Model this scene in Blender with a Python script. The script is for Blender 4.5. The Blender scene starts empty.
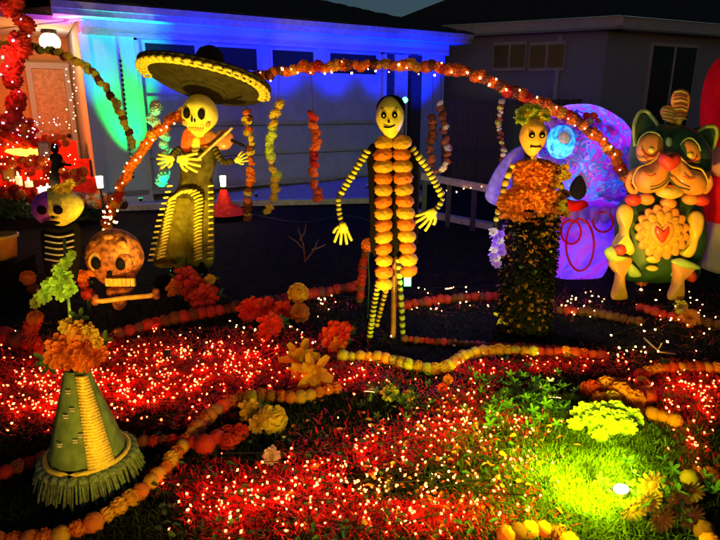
import bpy, math, random
import numpy as np
from mathutils import Vector, Matrix, Euler
R = math.radians
rnd = random.Random(7)
scn = bpy.context.scene
col = scn.collection

# ------------------------------------------------------------------ camera
PITCH = R(15.8); FPX = 565.0; EYE = Vector((0, 0, 1.5))
cam_d = bpy.data.cameras.new("camera"); cam = bpy.data.objects.new("camera", cam_d); col.objects.link(cam)
cam.location = EYE; cam.rotation_euler = (math.pi/2 - PITCH, 0, 0)
cam_d.sensor_width = 36; cam_d.lens = 36*FPX/720; cam_d.clip_end = 500; cam_d.clip_start = .05
scn.camera = cam
# ------------------------------------------------------------------ world, dusk sky
w = bpy.data.worlds.new("World"); scn.world = w; w.use_nodes = True
nt = w.node_tree; bg = nt.nodes["Background"]
sky = nt.nodes.new("ShaderNodeTexSky"); sky.sky_type = 'NISHITA'; sky.sun_disc = False
sky.sun_elevation = R(2.3); sky.sun_rotation = R(200); sky.ozone_density = 3.0
nt.links.new(sky.outputs[0], bg.inputs[0]); bg.inputs[1].default_value = 0.06
sun_d = bpy.data.lights.new("sun", 'SUN'); sun_d.energy = 0.012; sun_d.angle = R(20); sun_d.color = (.7, .8, 1)
sun = bpy.data.objects.new("sun", sun_d); col.objects.link(sun); sun.rotation_euler = (R(50), 0, R(20))
scn.view_settings.view_transform = 'Standard'; scn.view_settings.look = 'None'
scn.view_settings.exposure = 0; scn.view_settings.gamma = 1

# ------------------------------------------------------------------ pixel helpers (photo pixels -> real positions)
def ray(px, py):
    dx = px-360; dy = 270-py
    return Vector((dx, FPX*math.cos(PITCH)+dy*math.sin(PITCH), -FPX*math.sin(PITCH)+dy*math.cos(PITCH)))
def at(px, py, Y):
    r = ray(px, py); return EYE + r*(Y/r.y)
def gnd(px, py, z=0.0):
    r = ray(px, py); return EYE + r*((z-EYE.z)/r.z)

# ------------------------------------------------------------------ materials
M = {}
def mat(name, c, rough=.6, var=.25, scale=30, bump=.3, emit=None, es=0, metal=0, trans=0, sub=0, c2=None, coat=0):
    m = bpy.data.materials.new(name); m.use_nodes = True; n = m.node_tree; b = n.nodes["Principled BSDF"]
    b.inputs["Specular IOR Level"].default_value = .08 if rough >= .85 or "grass" in name else .4
    b.inputs["Roughness"].default_value = rough; b.inputs["Metallic"].default_value = metal
    tc = n.nodes.new("ShaderNodeTexCoord"); no = n.nodes.new("ShaderNodeTexNoise")
    no.inputs["Scale"].default_value = scale; no.inputs["Detail"].default_value = 5
    n.links.new(tc.outputs["Object"], no.inputs["Vector"])
    cr = n.nodes.new("ShaderNodeValToRGB"); n.links.new(no.outputs["Fac"], cr.inputs[0])
    d = c2 or tuple(x*(1-var) for x in c)
    u = c if c2 else tuple(min(1, x*(1+var)) for x in c)
    cr.color_ramp.elements[0].position = .35; cr.color_ramp.elements[1].position = .65
    cr.color_ramp.elements[0].color = (*d, 1); cr.color_ramp.elements[1].color = (*u, 1)
    n.links.new(cr.outputs[0], b.inputs["Base Color"])
    if bump:
        bp = n.nodes.new("ShaderNodeBump"); bp.inputs["Strength"].default_value = bump; bp.inputs["Distance"].default_value = .01
        n.links.new(no.outputs["Fac"], bp.inputs["Height"]); n.links.new(bp.outputs[0], b.inputs["Normal"])
    if emit:
        b.inputs["Emission Color"].default_value = (*emit, 1); b.inputs["Emission Strength"].default_value = es
    if coat: b.inputs["Coat Weight"].default_value = coat
    if trans:
        t = n.nodes.new("ShaderNodeBsdfTranslucent"); n.links.new(cr.outputs[0], t.inputs[0])
        mx = n.nodes.new("ShaderNodeMixShader"); mx.inputs[0].default_value = trans
        n.links.new(b.outputs[0], mx.inputs[1]); n.links.new(t.outputs[0], mx.inputs[2])
        n.links.new(mx.outputs[0], n.nodes["Material Output"].inputs[0])
    M[name] = m; return m
mat("soil", (.012, .009, .006), .95, .5, 9, .8)
mat("concrete", (.34, .33, .31), .85, .2, 12, .5)
mat("pale_kerb", (.5, .48, .44), .8, .2, 14, .4)
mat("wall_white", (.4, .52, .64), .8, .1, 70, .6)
mat("wall_tan", (.5, .33, .15), .85, .12, 60, .6)
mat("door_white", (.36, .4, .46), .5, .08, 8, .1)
mat("trim", (.4, .38, .34), .6, .15, 15, .2)
mat("neighbour_wall", (.27, .29, .33), .85, .15, 40, .5)
mat("frame_grey", (.42, .42, .42), .6, .1, 20, .1)
mat("shingle", (.05, .045, .042), .9, .4, 25, .8)
mat("glass", (.012, .014, .018), .25, .1, 3, 0)
mat("dark_post", (.035, .03, .028), .5, .3, 20, .2)
mat("beige_post", (.45, .36, .25), .7, .2, 20, .3)
mat("marigold_orange", (.85, .2, .015), .7, .3, 60, .2, trans=.2)
mat("marigold_gold", (.85, .42, .03), .7, .25, 60, .2, trans=.2)
mat("marigold_red", (.6, .035, .012), .7, .3, 60, .2, trans=.2)
mat("marigold_brown", (.2, .05, .015), .8, .4, 60, .3)
mat("petal_yellow", (.8, .6, .05), .6, .2, 50, .2, trans=.25)
mat("petal_lime", (.62, .75, .1), .6, .2, 50, .2, trans=.25)
mat("petal_scarlet", (.85, .04, .015), .6, .25, 50, .2, trans=.2)
mat("petal_purple", (.35, .15, .7), .6, .3, 50, .2, trans=.3)
mat("petal_cream", (.7, .65, .5), .6, .2, 50, .2, trans=.3)
mat("leaf", (.06, .13, .03), .55, .45, 30, .3, trans=.2)
mat("grass", (.02, .03, .006), .7, .6, 4, 0)
mat("grass_lit", (.085, .12, .012), .7, .5, 5, 0)  # grass colour brightened to carry the floodlight's lime pool
mat("glow_red", (.75, .012, .01), .4, .4, 3, 0)  # red light lying on the lawn, put into the colour
mat("rope_yellow", (.78, .6, .06), .5, .2, 90, .5)
mat("bone_yellow", (.75, .64, .08), .55, .2, 35, .4)
mat("bone_olive", (.4, .38, .08), .6, .3, 35, .4)
mat("mask_yellow", (.85, .72, .09), .5, .1, 25, .15)
mat("mask_orange", (.8, .42, .06), .5, .1, 25, .15)
mat("black_paint", (.008, .007, .007), .9, .2, 20, .1)
mat("black_cloth", (.008, .006, .005), .95, .3, 80, .3)
mat("olive_cloth", (.17, .14, .015), .9, .3, 22, .3)
mat("jacket_cloth", (.07, .055, .012), .9, .5, 14, .4)
mat("hat_felt", (.035, .028, .01), .9, .35, 18, .6)
mat("scarf_red", (.75, .1, .02), .8, .3, 30, .5)
mat("wood_brown", (.35, .13, .04), .4, .3, 20, .2, coat=.3)
mat("wood_tan", (.6, .38, .14), .5, .25, 30, .2)
mat("clay_orange", (.55, .17, .03), .6, .4, 26, 1.0, c2=(.12, .03, .01))
mat("clay_yellow", (.75, .45, .08), .5, .2, 20, .3)
mat("dog_green", (.03, .085, .02), .5, .3, 8, .25, coat=.2)
mat("dog_lime", (.33, .48, .1), .5, .15, 12, .2)
mat("dog_orange", (.75, .3, .045), .5, .15, 9, .25, coat=.2)
mat("dog_yellow", (.75, .5, .06), .5, .15, 9, .25, coat=.2)
mat("dog_red", (.7, .05, .02), .5, .15, 9, .25, coat=.2)
mat("red_nylon", (.75, .008, .006), .88, .12, 7, .3, trans=.15)
mat("peach_nylon", (.72, .35, .15), .5, .12, 7, .3)
mat("pale_nylon", (.55, .4, .32), .5, .12, 7, .3)
mat("purple_paint", (.32, .04, .6), .5, .2, 20, .2)
mat("purple_gauze", (.35, .28, .75), .7, .25, 25, .3, trans=.4)
mat("skirt_green", (.12, .2, .045), .8, .25, 22, .5)
mat("fringe_green", (.16, .24, .1), .8, .4, 60, .5)
mat("cloth_red", (.6, .03, .02), .85, .3, 15, .5)
mat("wax", (.8, .75, .6), .4, .05, 20, .05, emit=(1, .55, .2), es=1.2)
mat("metal_dark", (.03, .03, .03), .4, .2, 30, .1, metal=.6)
mat("wire", (.015, .025, .012), .6, .2, 30, 0)
mat("bulb_red", (1, .2, .1), .3, 0, 5, 0, emit=(1, .05, .014), es=34)
mat("bulb_gold", (1, .6, .2), .3, 0, 5, 0, emit=(1, .3, .05), es=26)
mat("bulb_warm", (1, .7, .4), .3, 0, 5, 0, emit=(1, .42, .13), es=20)
mat("bulb_pink", (1, .6, .9), .3, 0, 5, 0, emit=(1, .45, .8), es=10)
mat("bulb_green", (.1, 1, .3), .3, 0, 5, 0, emit=(.05, 1, .25), es=12)
mat("flame", (1, .7, .3), .3, 0, 5, 0, emit=(1, .6, .22), es=30)
mat("lamp_glow", (1, .9, .7), .3, 0, 5, 0, emit=(1, .8, .5), es=9)
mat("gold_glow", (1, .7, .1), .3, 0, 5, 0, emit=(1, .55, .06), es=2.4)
mat("flood_lens", (1, 1, .5), .2, 0, 5, 0, emit=(.85, 1, .25), es=30)
mat("blue_lens", (.2, .3, 1), .2, 0, 5, 0, emit=(.02, .08, 1), es=8)

def pattern_mat(name, cols, scale, trans=.6, wav=False):
    m = bpy.data.materials.new(name); m.use_nodes = True; n = m.node_tree; b = n.nodes["Principled BSDF"]
    tc = n.nodes.new("ShaderNodeTexCoord"); no = n.nodes.new("ShaderNodeTexNoise"); no.inputs["Scale"].default_value = scale
    no.inputs["Detail"].default_value = 2; no.inputs["Distortion"].default_value = 1.6
    n.links.new(tc.outputs["Object"], no.inputs[0]); cr = n.nodes.new("ShaderNodeValToRGB"); n.links.new(no.outputs["Fac"], cr.inputs[0])
    e = cr.color_ramp.elements; pos = np.linspace(.28, .72, len(cols))
    e[0].position = pos[0]; e[1].position = pos[-1]; e[0].color = (*cols[0], 1); e[1].color = (*cols[-1], 1)
    for i in range(1, len(cols)-1):
        q = e.new(pos[i]); q.color = (*cols[i], 1)
    n.links.new(cr.outputs[0], b.inputs["Base Color"]); b.inputs["Roughness"].default_value = .5
    t = n.nodes.new("ShaderNodeBsdfTranslucent"); n.links.new(cr.outputs[0], t.inputs[0])
    mx = n.nodes.new("ShaderNodeMixShader"); mx.inputs[0].default_value = trans
    n.links.new(b.outputs[0], mx.inputs[1]); n.links.new(t.outputs[0], mx.inputs[2]); n.links.new(mx.outputs[0], n.nodes["Material Output"].inputs[0])
    M[name] = m
pattern_mat("inflatable_swirl", [(.02, .02, .8), (.2, .04, .8), (.6, .5, .9), (.05, .2, .85), (.04, .4, .6), (.35, .06, .9), (.75, .03, .35), (.2, .06, .95), (.9, .35, .3), (.1, .05, .9)], 9)
pattern_mat("inflatable_jaw", [(.08, .05, .95), (.35, .14, .95), (.5, .2, .95), (.75, .08, .7), (.3, .1, .95)], 3.5)
pattern_mat("inflatable_eye", [(.02, .05, .35), (.1, .35, .8), (.3, .8, .8), (.5, .6, .5)], 14)

# ------------------------------------------------------------------ mesh building
class MB:
    def __init__(s): s.v = []; s.f = []
    def add(s, vs, fs):
        o = len(s.v); s.v += [tuple(q) for q in vs]; s.f += [tuple(i+o for i in f) for f in fs]; return s
    def box(s, c, d, rot=None):
        vs = [Vector((x*d[0]/2, y*d[1]/2, z*d[2]/2)) for z in (-1, 1) for y in (-1, 1) for x in (-1, 1)]
        if rot: m = Euler(rot).to_matrix(); vs = [m @ q for q in vs]
        c = Vector(c)
        return s.add([q+c for q in vs], [(0, 2, 3, 1), (4, 5, 7, 6), (0, 1, 5, 4), (2, 6, 7, 3), (0, 4, 6, 2), (1, 3, 7, 5)])
    def beam(s, a, b, wd, ht):
        a = Vector(a); b = Vector(b); t = (b-a).normalized(); x = t.cross(Vector((0, 0, 1))).normalized(); z = x.cross(t)
        vs = [p+x*i*wd/2+z*j*ht/2 for p in (a, b) for i, j in ((-1, -1), (1, -1), (1, 1), (-1, 1))]
        return s.add(vs, [(0, 1, 2, 3), (7, 6, 5, 4), (0, 4, 5, 1), (1, 5, 6, 2), (2, 6, 7, 3), (3, 7, 4, 0)])
    def ball(s, c, r, nu=14, nv=9, fn=None):
        if not hasattr(r, '__len__'): r = (r, r, r)
        c = Vector(c); vs = [Vector((0, 0, 1))]
        for j in range(1, nv):
            t = math.pi*j/nv
            for i in range(nu):
                p = 2*math.pi*i/nu; vs.append(Vector((math.sin(t)*math.cos(p), math.sin(t)*math.sin(p), math.cos(t))))
        vs.append(Vector((0, 0, -1)))
        if fn: vs = [fn(q) for q in vs]
        fs = [(0, 1+i, 1+(i+1) % nu) for i in range(nu)]
        for j in range(nv-2):
            for i in range(nu):
                a = 1+j*nu+i; b = 1+j*nu+(i+1) % nu; fs.append((a, a+nu, b+nu, b))
        L = len(vs)-1; fs += [(L, L-nu+(i+1) % nu, L-nu+i) for i in range(nu)]
        return s.add([Vector((q.x*r[0], q.y*r[1], q.z*r[2]))+c for q in vs], fs)
    def tube(s, pts, rad, n=8, cap=True, flat=1.0):
        pts = [Vector(p) for p in pts]
        if not hasattr(rad, '__len__'): rad = [rad]*len(pts)
        vs = []; fs = []; up = Vector((0, 1, 0))
        for i, p in enumerate(pts):
            t = (pts[min(i+1, len(pts)-1)]-pts[max(i-1, 0)]).normalized()
            if abs(t.dot(up)) > .95: up = Vector((1, 0, 0))
            x = t.cross(up).normalized(); y = x.cross(t)
            for k in range(n):
                a = 2*math.pi*k/n; vs.append(p+(x*math.cos(a)+y*math.sin(a)*flat)*rad[i])
        for i in range(len(pts)-1):
            for k in range(n):
                a = i*n+k; b = i*n+(k+1) % n; fs.append((a, b, b+n, a+n))
        if cap: fs.append(tuple(range(n-1, -1, -1))); fs.append(tuple(range(len(vs)-n, len(vs))))
        return s.add(vs, fs)
    def lathe(s, prof, c=(0, 0, 0), n=20):
        c = Vector(c); vs = []; fs = []
        for r, z in prof:
            for k in range(n):
                a = 2*math.pi*k/n; vs.append(c+Vector((r*math.cos(a), r*math.sin(a), z)))
        for i in range(len(prof)-1):
            for k in range(n):
                a = i*n+k; b = i*n+(k+1) % n; fs.append((a, b, b+n, a+n))
        return s.add(vs, fs)
    def puff(s, out, thick, rings=5, ybase=0.0, edge=.12):
        """inflated outline: out is a list of vectors in a constant-y plane"""
        out = [Vector(q) for q in out]; c = sum(out, Vector())/len(out); n = len(out); vs = []; fs = []
        th = lambda r: thick*(edge+(1-edge)*math.sqrt(max(0, 1-r*r)))
        for sgn in (-1, 1):
            base = len(vs)
            vs.append(c+Vector((0, sgn*th(0), 0)))
            for k in range(1, rings+1):
                r = math.sin(math.pi/2*k/rings)
                for q in out: vs.append(c+(q-c)*r+Vector((0, sgn*th(r), 0)))
            f = []
            for i in range(n): f.append((base, base+1+i, base+1+(i+1) % n))
            for k in range(rings-1):
                for i in range(n):
                    a = base+1+k*n+i; b = base+1+k*n+(i+1) % n; f.append((a, a+n, b+n, b))
            fs += f if sgn < 0 else [tuple(reversed(q)) for q in f]
        h = len(vs)//2; e = 1+(rings-1)*n
        for i in range(n):
            a = e+i; b = e+(i+1) % n; fs.append((a, a+h, b+h, b))
        return s.add(vs, fs)
    def mesh(s, name, m, smooth=True):
        me = bpy.data.meshes.new(name); me.from_pydata(s.v, [], s.f); me.update()
        if m: me.materials.append(M[m] if isinstance(m, str) else m)
        if smooth: me.polygons.foreach_set("use_smooth", [True]*len(me.polygons))
        return me
    def build(s, name, m, parent=None, smooth=True, kind=None, label=None):
        o = bpy.data.objects.new(name, s.mesh(name, m, smooth)); col.objects.link(o)
        if parent: o.parent = parent
        if kind: o["kind"] = kind
        if label: o["label"] = label
        return o
def smooth_loop(pts, k=4):
    n = len(pts); out = []
    for i in range(n):
        p0, p1, p2, p3 = [Vector(pts[(i+j) % n]) for j in (-1, 0, 1, 2)]
        for q in range(k):
            t = q/k; out.append(.5*((2*p1)+(p2-p0)*t+(2*p0-5*p1+4*p2-p3)*t*t+(3*p1-p0-3*p2+p3)*t*t*t))
    return out
def curve(pts, step):
    """open catmull-rom resampled at equal step"""
    P = [Vector(p) for p in pts]; P = [P[0]*2-P[1]]+P+[P[-1]*2-P[-2]]; d = []
    for i in range(1, len(P)-2):
        p0, p1, p2, p3 = P[i-1:i+3]
        for q in range(24):
            t = q/24; d.append(.5*((2*p1)+(p2-p0)*t+(2*p0-5*p1+4*p2-p3)*t*t+(3*p1-p0-3*p2+p3)*t*t*t))
    d.append(P[-2]); out = [d[0]]; acc = 0
    for a, b in zip(d, d[1:]):
        L = (b-a).length; acc += L
        while acc >= step and L > 0:
            out.append(b-(b-a)*((acc-step)/L)); acc -= step
    return out
def thing(name, label, cat, loc=(0, 0, 0), rz=0, group=None):
    o = bpy.data.objects.new(name, None); o.empty_display_size = .1; col.objects.link(o)
    o.location = loc; o.rotation_euler = (0, 0, rz); o["label"] = label; o["category"] = cat
    if group: o["group"] = group
    return o
def tag(o, label, cat, group=None, kind=None):
    if label: o["label"] = label
    if cat: o["category"] = cat
    if group: o["group"] = group
    if kind: o["kind"] = kind
    return o
def inst(name, me, parent, loc, rot=(0, 0, 0), sc=1):
    o = bpy.data.objects.new(name, me); col.objects.link(o); o.parent = parent; o.location = loc; o.rotation_euler = rot
    o.scale = (sc, sc, sc) if not hasattr(sc, '__len__') else sc; return o
def lamp(kind, loc, energy, color, size=.05, target=None, angle=60, blend=.5, name="lamp"):
    d = bpy.data.lights.new(name, kind); d.energy = energy; d.color = color; d.shadow_soft_size = size
    o = bpy.data.objects.new(name, d); col.objects.link(o); o.location = loc
    if kind == 'SPOT': d.spot_size = R(angle); d.spot_blend = blend
    if target is not None: o.rotation_euler = (Vector(target)-Vector(loc)).to_track_quat('-Z', 'Y').to_euler()
    return o
class Fig:
    """a figure standing on the ground: p() gives local coordinates of a photo pixel on its upright plane"""
    def __init__(s, name, label, cat, px=None, py=None, base=None, group=None):
        s.b = base if base is not None else gnd(px, py)
        s.root = thing(name, label, cat, s.b, 0, group); s.s = FPX/(s.b-EYE).length
    def p(s, px, py, off=0): return at(px, py, s.b.y+off)-s.b
    def w(s, px): return px/FPX*s.b.y
    def blob(s, pts, thick, off, m, name, parent=None, k=4, label=None):
        lo = [s.p(x, y, off) for x, y in pts]
        return MB().puff(smooth_loop(lo, k), thick).build(name, m, parent or s.root, label=label)
    def oval(s, cx, cy, rx, ry, thick, off, m, name, parent=None, rot=0, n=20, label=None):
        a = R(rot); lo = []
        for i in range(n):
            t = 2*math.pi*i/n; x = rx*math.cos(t); y = ry*math.sin(t)
            lo.append(s.p(cx+x*math.cos(a)-y*math.sin(a), cy+x*math.sin(a)+y*math.cos(a), off))
        return MB().puff(lo, thick).build(name, m, parent or s.root, label=label)
    def line(s, pts, r, off, m, name, parent=None, n=6, step=.01, label=None):
        return MB().tube(curve([s.p(x, y, off) for x, y in pts], step), r, n).build(name, m, parent or s.root, label=label)

# ---- flowers (shared meshes)
def petal(mb, c, dirv, nrm, L, Wd, cup=.25, rise=0.0):
    d = Vector(dirv).normalized(); n_ = Vector(nrm).normalized(); sd = d.cross(n_).normalized(); c = Vector(c)
    a = c-sd*Wd*.25; b = c+sd*Wd*.25; m1 = c+d*L*.6-sd*Wd*.5+n_*cup*Wd; m2 = c+d*L*.6+sd*Wd*.5+n_*cup*Wd
    mid = c+d*L*.55; tip = c+d*L+n_*rise*L; t1 = tip-sd*Wd*.3-d*L*.06; t2 = tip+sd*Wd*.3-d*L*.03
    mb.add([a, b, m1, m2, mid, t1, t2], [(0, 1, 4), (0, 4, 2), (1, 3, 4), (2, 4, 5), (4, 6, 5), (4, 3, 6)])
def marigold_mesh(m, seed):
    q = random.Random(seed); mb = MB(); mb.ball((0, 0, 0), .86, 9, 6, lambda v: v*q.uniform(.88, 1.1))
    for el, n in ((-45, 7), (-12, 10), (14, 10), (40, 8), (65, 5), (86, 2)):
        ph = q.random()*6
        for i in range(n):
            a = ph+2*math.pi*i/n+q.uniform(-.15, .15); e = R(el+q.uniform(-8, 8))
            n_ = Vector((math.cos(a)*math.cos(e), math.sin(a)*math.cos(e), math.sin(e)))
            t = Vector((-math.cos(a)*math.sin(e), -math.sin(a)*math.sin(e), math.cos(e))).lerp(n_, .45)
            sd = Vector((-math.sin(a), math.cos(a), 0)); c = n_*.76; L = .25; W2 = .25*q.uniform(.8, 1.2)
            tip = c+t.normalized()*L
            mb.add([c-sd*W2*.6, c+sd*W2*.6, tip+sd*W2+n_*.02, tip+n_*.12, tip-sd*W2], [(0, 1, 2), (0, 2, 3), (0, 3, 4)])
    return mb.mesh("marigold", m, False)
MG = {k: [marigold_mesh(k, i*7+1) for i in range(2)] for k in ("marigold_orange", "marigold_gold", "marigold_red", "marigold_brown", "petal_yellow", "petal_lime", "petal_scarlet", "petal_purple", "petal_cream")}
def bloom_mesh(m, seed, layers=((1.0, 11, 5), (.88, 10, 26), (.68, 8, 46), (.42, 6, 68)), wid=.5):
    q = random.Random(seed); mb = MB()
    for L, n, el in layers:
        ph = q.random()*6
        for i in range(n):
            a = ph+2*math.pi*i/n+q.uniform(-.12, .12); e = R(el+q.uniform(-10, 10))
            d = Vector((math.cos(a)*math.cos(e), math.sin(a)*math.cos(e), math.sin(e))); nn = Vector((-math.cos(a)*math.sin(e), -math.sin(a)*math.sin(e), math.cos(e)))
            petal(mb, d*.08, d, nn, L*q.uniform(.85, 1.1), wid*q.uniform(.85, 1.15), .3, q.uniform(-.15, .25))
    mb.ball((0, 0, .05), .18, 6, 4)
    return mb.mesh("flower", m, False)
BL = {k: [bloom_mesh(k, i*5+2) for i in range(2)] for k in ("marigold_orange", "marigold_gold", "petal_yellow", "petal_lime", "petal_scarlet", "petal_purple", "petal_cream", "marigold_red", "marigold_brown")}
LILY = {k: bloom_mesh(k, 9, ((1.25, 6, 25), (1.0, 5, 45)), .55) for k in ("marigold_gold", "petal_yellow", "marigold_orange", "petal_scarlet")}
lf = MB()
for i in range(5):
    a = i*1.256; petal(lf, (0, 0, 0), (math.cos(a), math.sin(a), .35), (0, 0, 1), 1, .42, .2, .1)
LEAF = lf.mesh("leaf", "leaf", False)
def pom_mesh(m, seed):
    q = random.Random(seed)
    def fn(v):
        ph = math.atan2(v.y, v.x); return v*(1+.05*math.sin(9*ph+5*v.z+seed)+.06*math.sin(13*v.z+3*ph)+q.uniform(-.05, .05))
    return MB().ball((0, 0, 0), 1, 20, 12, fn).mesh("marigold", m)
POM = {k: pom_mesh(k, i) for i, k in enumerate(("marigold_gold", "marigold_orange", "marigold_red", "marigold_brown", "petal_yellow"))}
def garland(label, pts, r, mats, name="marigold_garland", spacing=1.5, group=None, weights=None, jitter=.12, cat="garland", squash=1.0):
    path = curve(pts, r*spacing); o0 = path[0].copy(); t = thing(name, label, cat, o0, 0, group)
    MB().tube([p-o0 for p in path[::3]]+[path[-1]-o0], .004, 4).build("string", "wire", t)
    for p in path:
        k = rnd.choices(mats, weights)[0] if weights else rnd.choice(mats)
        s_ = r*rnd.uniform(.88, 1.14); j = Vector([rnd.uniform(-1, 1)*r*jitter for _ in range(3)])
        inst("marigold", POM[k] if name == 'ground_garland' and k in POM and rnd.random() < .5 else rnd.choice(MG[k]), t, p-o0+j, (rnd.uniform(-.9, .9), rnd.uniform(-.9, .9), rnd.uniform(0, 6)), (s_, s_, s_*squash))
    return t
def bouquet(label, blooms, name="flower_bunch", base=None, leaves=4, cat="flowers", stem=True):
    """blooms: (px, py, depth Y, radius, kind, meshset)"""
    P0 = at(*blooms[0][:3]); P0 = gnd(blooms[0][0], blooms[0][1]) if P0.z < 0 else Vector((P0.x, P0.y, 0))
    t = thing(name, label, cat, P0)
    for px, py, Y, r, k, ms in blooms:
        w_ = at(px, py, Y)
        if w_.z < r*.7: w_ = gnd(px, py, r*.7+rnd.uniform(0, r*.3))
        c = w_-P0; me = ms[k]; me = rnd.choice(me) if isinstance(me, list) else me
        tilt = (R(rnd.uniform(35, 70)), R(rnd.uniform(-25, 25)), rnd.uniform(-.5, .5))
        f = inst("flower", me, t, c, tilt, r)
        if stem:
            s_ = MB(); g = Vector((c.x*.6, c.y*.6+.02, 0)); s_.tube([g, (g+c)/2+Vector((.01, 0, 0)), c+Vector((0, .02, 0))], .004, 5).build("stem", "leaf", t)
        for _ in range(leaves):
            a = rnd.uniform(0, 6.28); inst("leaf", LEAF, t, c+Vector((math.cos(a)*r*.8, .03+rnd.uniform(0, .04), -abs(math.sin(a))*r*.9)), (rnd.uniform(0, 1.2), rnd.uniform(-.6, .6), rnd.uniform(0, 6)), r*rnd.uniform(.5, .8))
    return t
OCT = ([(1, 0, 0), (0, 1, 0), (-1, 0, 0), (0, -1, 0), (0, 0, 1.5), (0, 0, -1.5)], [(0, 1, 4), (1, 2, 4), (2, 3, 4), (3, 0, 4), (1, 0, 5), (2, 1, 5), (3, 2, 5), (0, 3, 5)])
def light_string(label, pos, r, m, name="fairy_light_string", wire=True, cat="fairy lights", group=None):
    o0 = Vector(pos[0]); t = thing(name, label, cat, o0, 0, group); b = MB()
    for p in pos:
        p = Vector(p)-o0; s_ = r*rnd.uniform(.6, 1.35); e = Euler((rnd.uniform(0, 3), rnd.uniform(0, 3), 0)).to_matrix()
        b.add([(e @ Vector(q))*s_+p for q in OCT[0]], OCT[1])
    b.build("bulbs", m, t, False, "stuff")
    if wire: MB().tube([Vector(p)-o0 for p in pos], .0022, 3, True).build("wire", "wire", t)
    return t

# ================================================================== GROUND
def sheet(name, pts, z, m, **k):
    o = MB().add([(p[0], p[1], z if len(p) < 3 else p[2]) for p in pts], [tuple(range(len(pts)))]).build(name, m, None, False); o["kind"] = "structure"; return o
g = MB(); N = 60
xs = [(-1 if i < 0 else 1)*(abs(i)/30)**2.6*150 for i in range(-30, 31)]; ys = [-20+(j/60)**2.2*240 for j in range(61)]
for y in ys:
    for x in xs: g.v.append((x, y, -.012+.012*math.sin(x*3.1)*math.sin(y*2.3) if abs(x) < 8 and y < 8 else -.03))
for j in range(60):
    for i in range(60): a = j*61+i; g.f.append((a, a+1, a+62, a+61))
go = g.build("lawn_ground", "soil"); go["kind"] = "structure"

# house frame: local x along the garage wall, local y away from us
P0 = Vector((-2.10, 9.80, 0)); HA = R(30)
Hx = Vector((math.cos(HA), math.sin(HA), 0)); Hy = Vector((-math.sin(HA), math.cos(HA), 0))
def wall(px, py, v=0.0):
    r = ray(px, py); t = ((P0+Hy*v-EYE).dot(Hy))/r.dot(Hy); p = EYE+r*t-P0; return p.dot(Hx), p.z
# driveway: from its front kerb up a slight rise to the garage
kA = gnd(-120, 219); kB = gnd(245, 205); kC = gnd(425, 201)
dv = [kA, kB, kC, P0+Hx*3.6+Vector((0, 0, .28)), P0+Hx*-3.2+Vector((0, 0, .28)), P0+Hx*-7+Vector((0, 0, .1))]
sheet("driveway", [(p.x, p.y, max(p.z, .06)) for p in dv], 0, "concrete")
kb = MB(); pts = [kA, kB, kC]
for a, b in zip(pts, pts[1:]): kb.beam(a+Vector((0, 0, .035)), b+Vector((0, 0, .035)), .14, .09)
kb.build("driveway_kerb", "pale_kerb", None, False, "structure")
for nm, a, b in (("path_kerb", (418, 214), (516, 233)), ("path_kerb", (430, 180), (520, 198)), ("path_kerb", (640, 246), (760, 262))):
    MB().beam(gnd(*a)+Vector((0, 0, .03)), gnd(*b)+Vector((0, 0, .03)), .12, .08).build(nm, "pale_kerb", None, False, "structure")

# ================================================================== GARAGE HOUSE
house = thing("garage_house", "white house front with wide garage door lit blue, dark hipped roof", "house", P0, HA)
EAVE = 2.86; UL = -2.2; UR = wall(445, 60)[0]
dL = -1.42; dR = 2.93; hb = 2.56; bz = .26
def hbox(name, u0, u1, v0, v1, z0, z1, m, parent=None, **k):
    return MB().box(((u0+u1)/2, (v0+v1)/2, (z0+z1)/2), (u1-u0, v1-v0, z1-z0)).build(name, m, parent or house, False, **k)
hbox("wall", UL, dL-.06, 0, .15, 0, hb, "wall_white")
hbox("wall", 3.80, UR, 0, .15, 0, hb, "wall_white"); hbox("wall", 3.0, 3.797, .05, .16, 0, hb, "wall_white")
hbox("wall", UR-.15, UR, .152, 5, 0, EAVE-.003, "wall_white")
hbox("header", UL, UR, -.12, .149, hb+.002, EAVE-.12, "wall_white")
hbox("header_trim", UL+.01, UR-.01, -.145, -.122, hb-.03, hb+.02, "trim")
hbox("door_frame", dL-.06, dL-.002, -.02, .12, 0, hb-.052, "frame_grey")
hbox("door_frame", dR+.002, dR+.07, -.02, .12, 0, hb-.052, "frame_grey")
hbox("pillar", 3.16, 3.46, -.05, .048, 0, hb-.053, "beige_post"); hbox("post", 3.005, 3.13, -.06, .045, 0, hb-.052, "dark_post")
hbox("post", 3.53, 3.77, -.08, .045, 0, hb-.054, "dark_post")
# side wall of the porch recess and its back wall
hbox("wall", UL, UL+.12, .151, 2.4, 0, EAVE-.02, "wall_white")
hbox("corner_board", UL-.03, UL+.1, -.03, -.001, 0, hb-.001, "wall_white")
hbox("wall", -9, UL-.001, 2.4, 2.55, 0, 3.2, "wall_tan")
hbox("porch_ceiling", -9, UL-.035, .1, 2.39, 2.72, 2.78, "wall_white")
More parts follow.
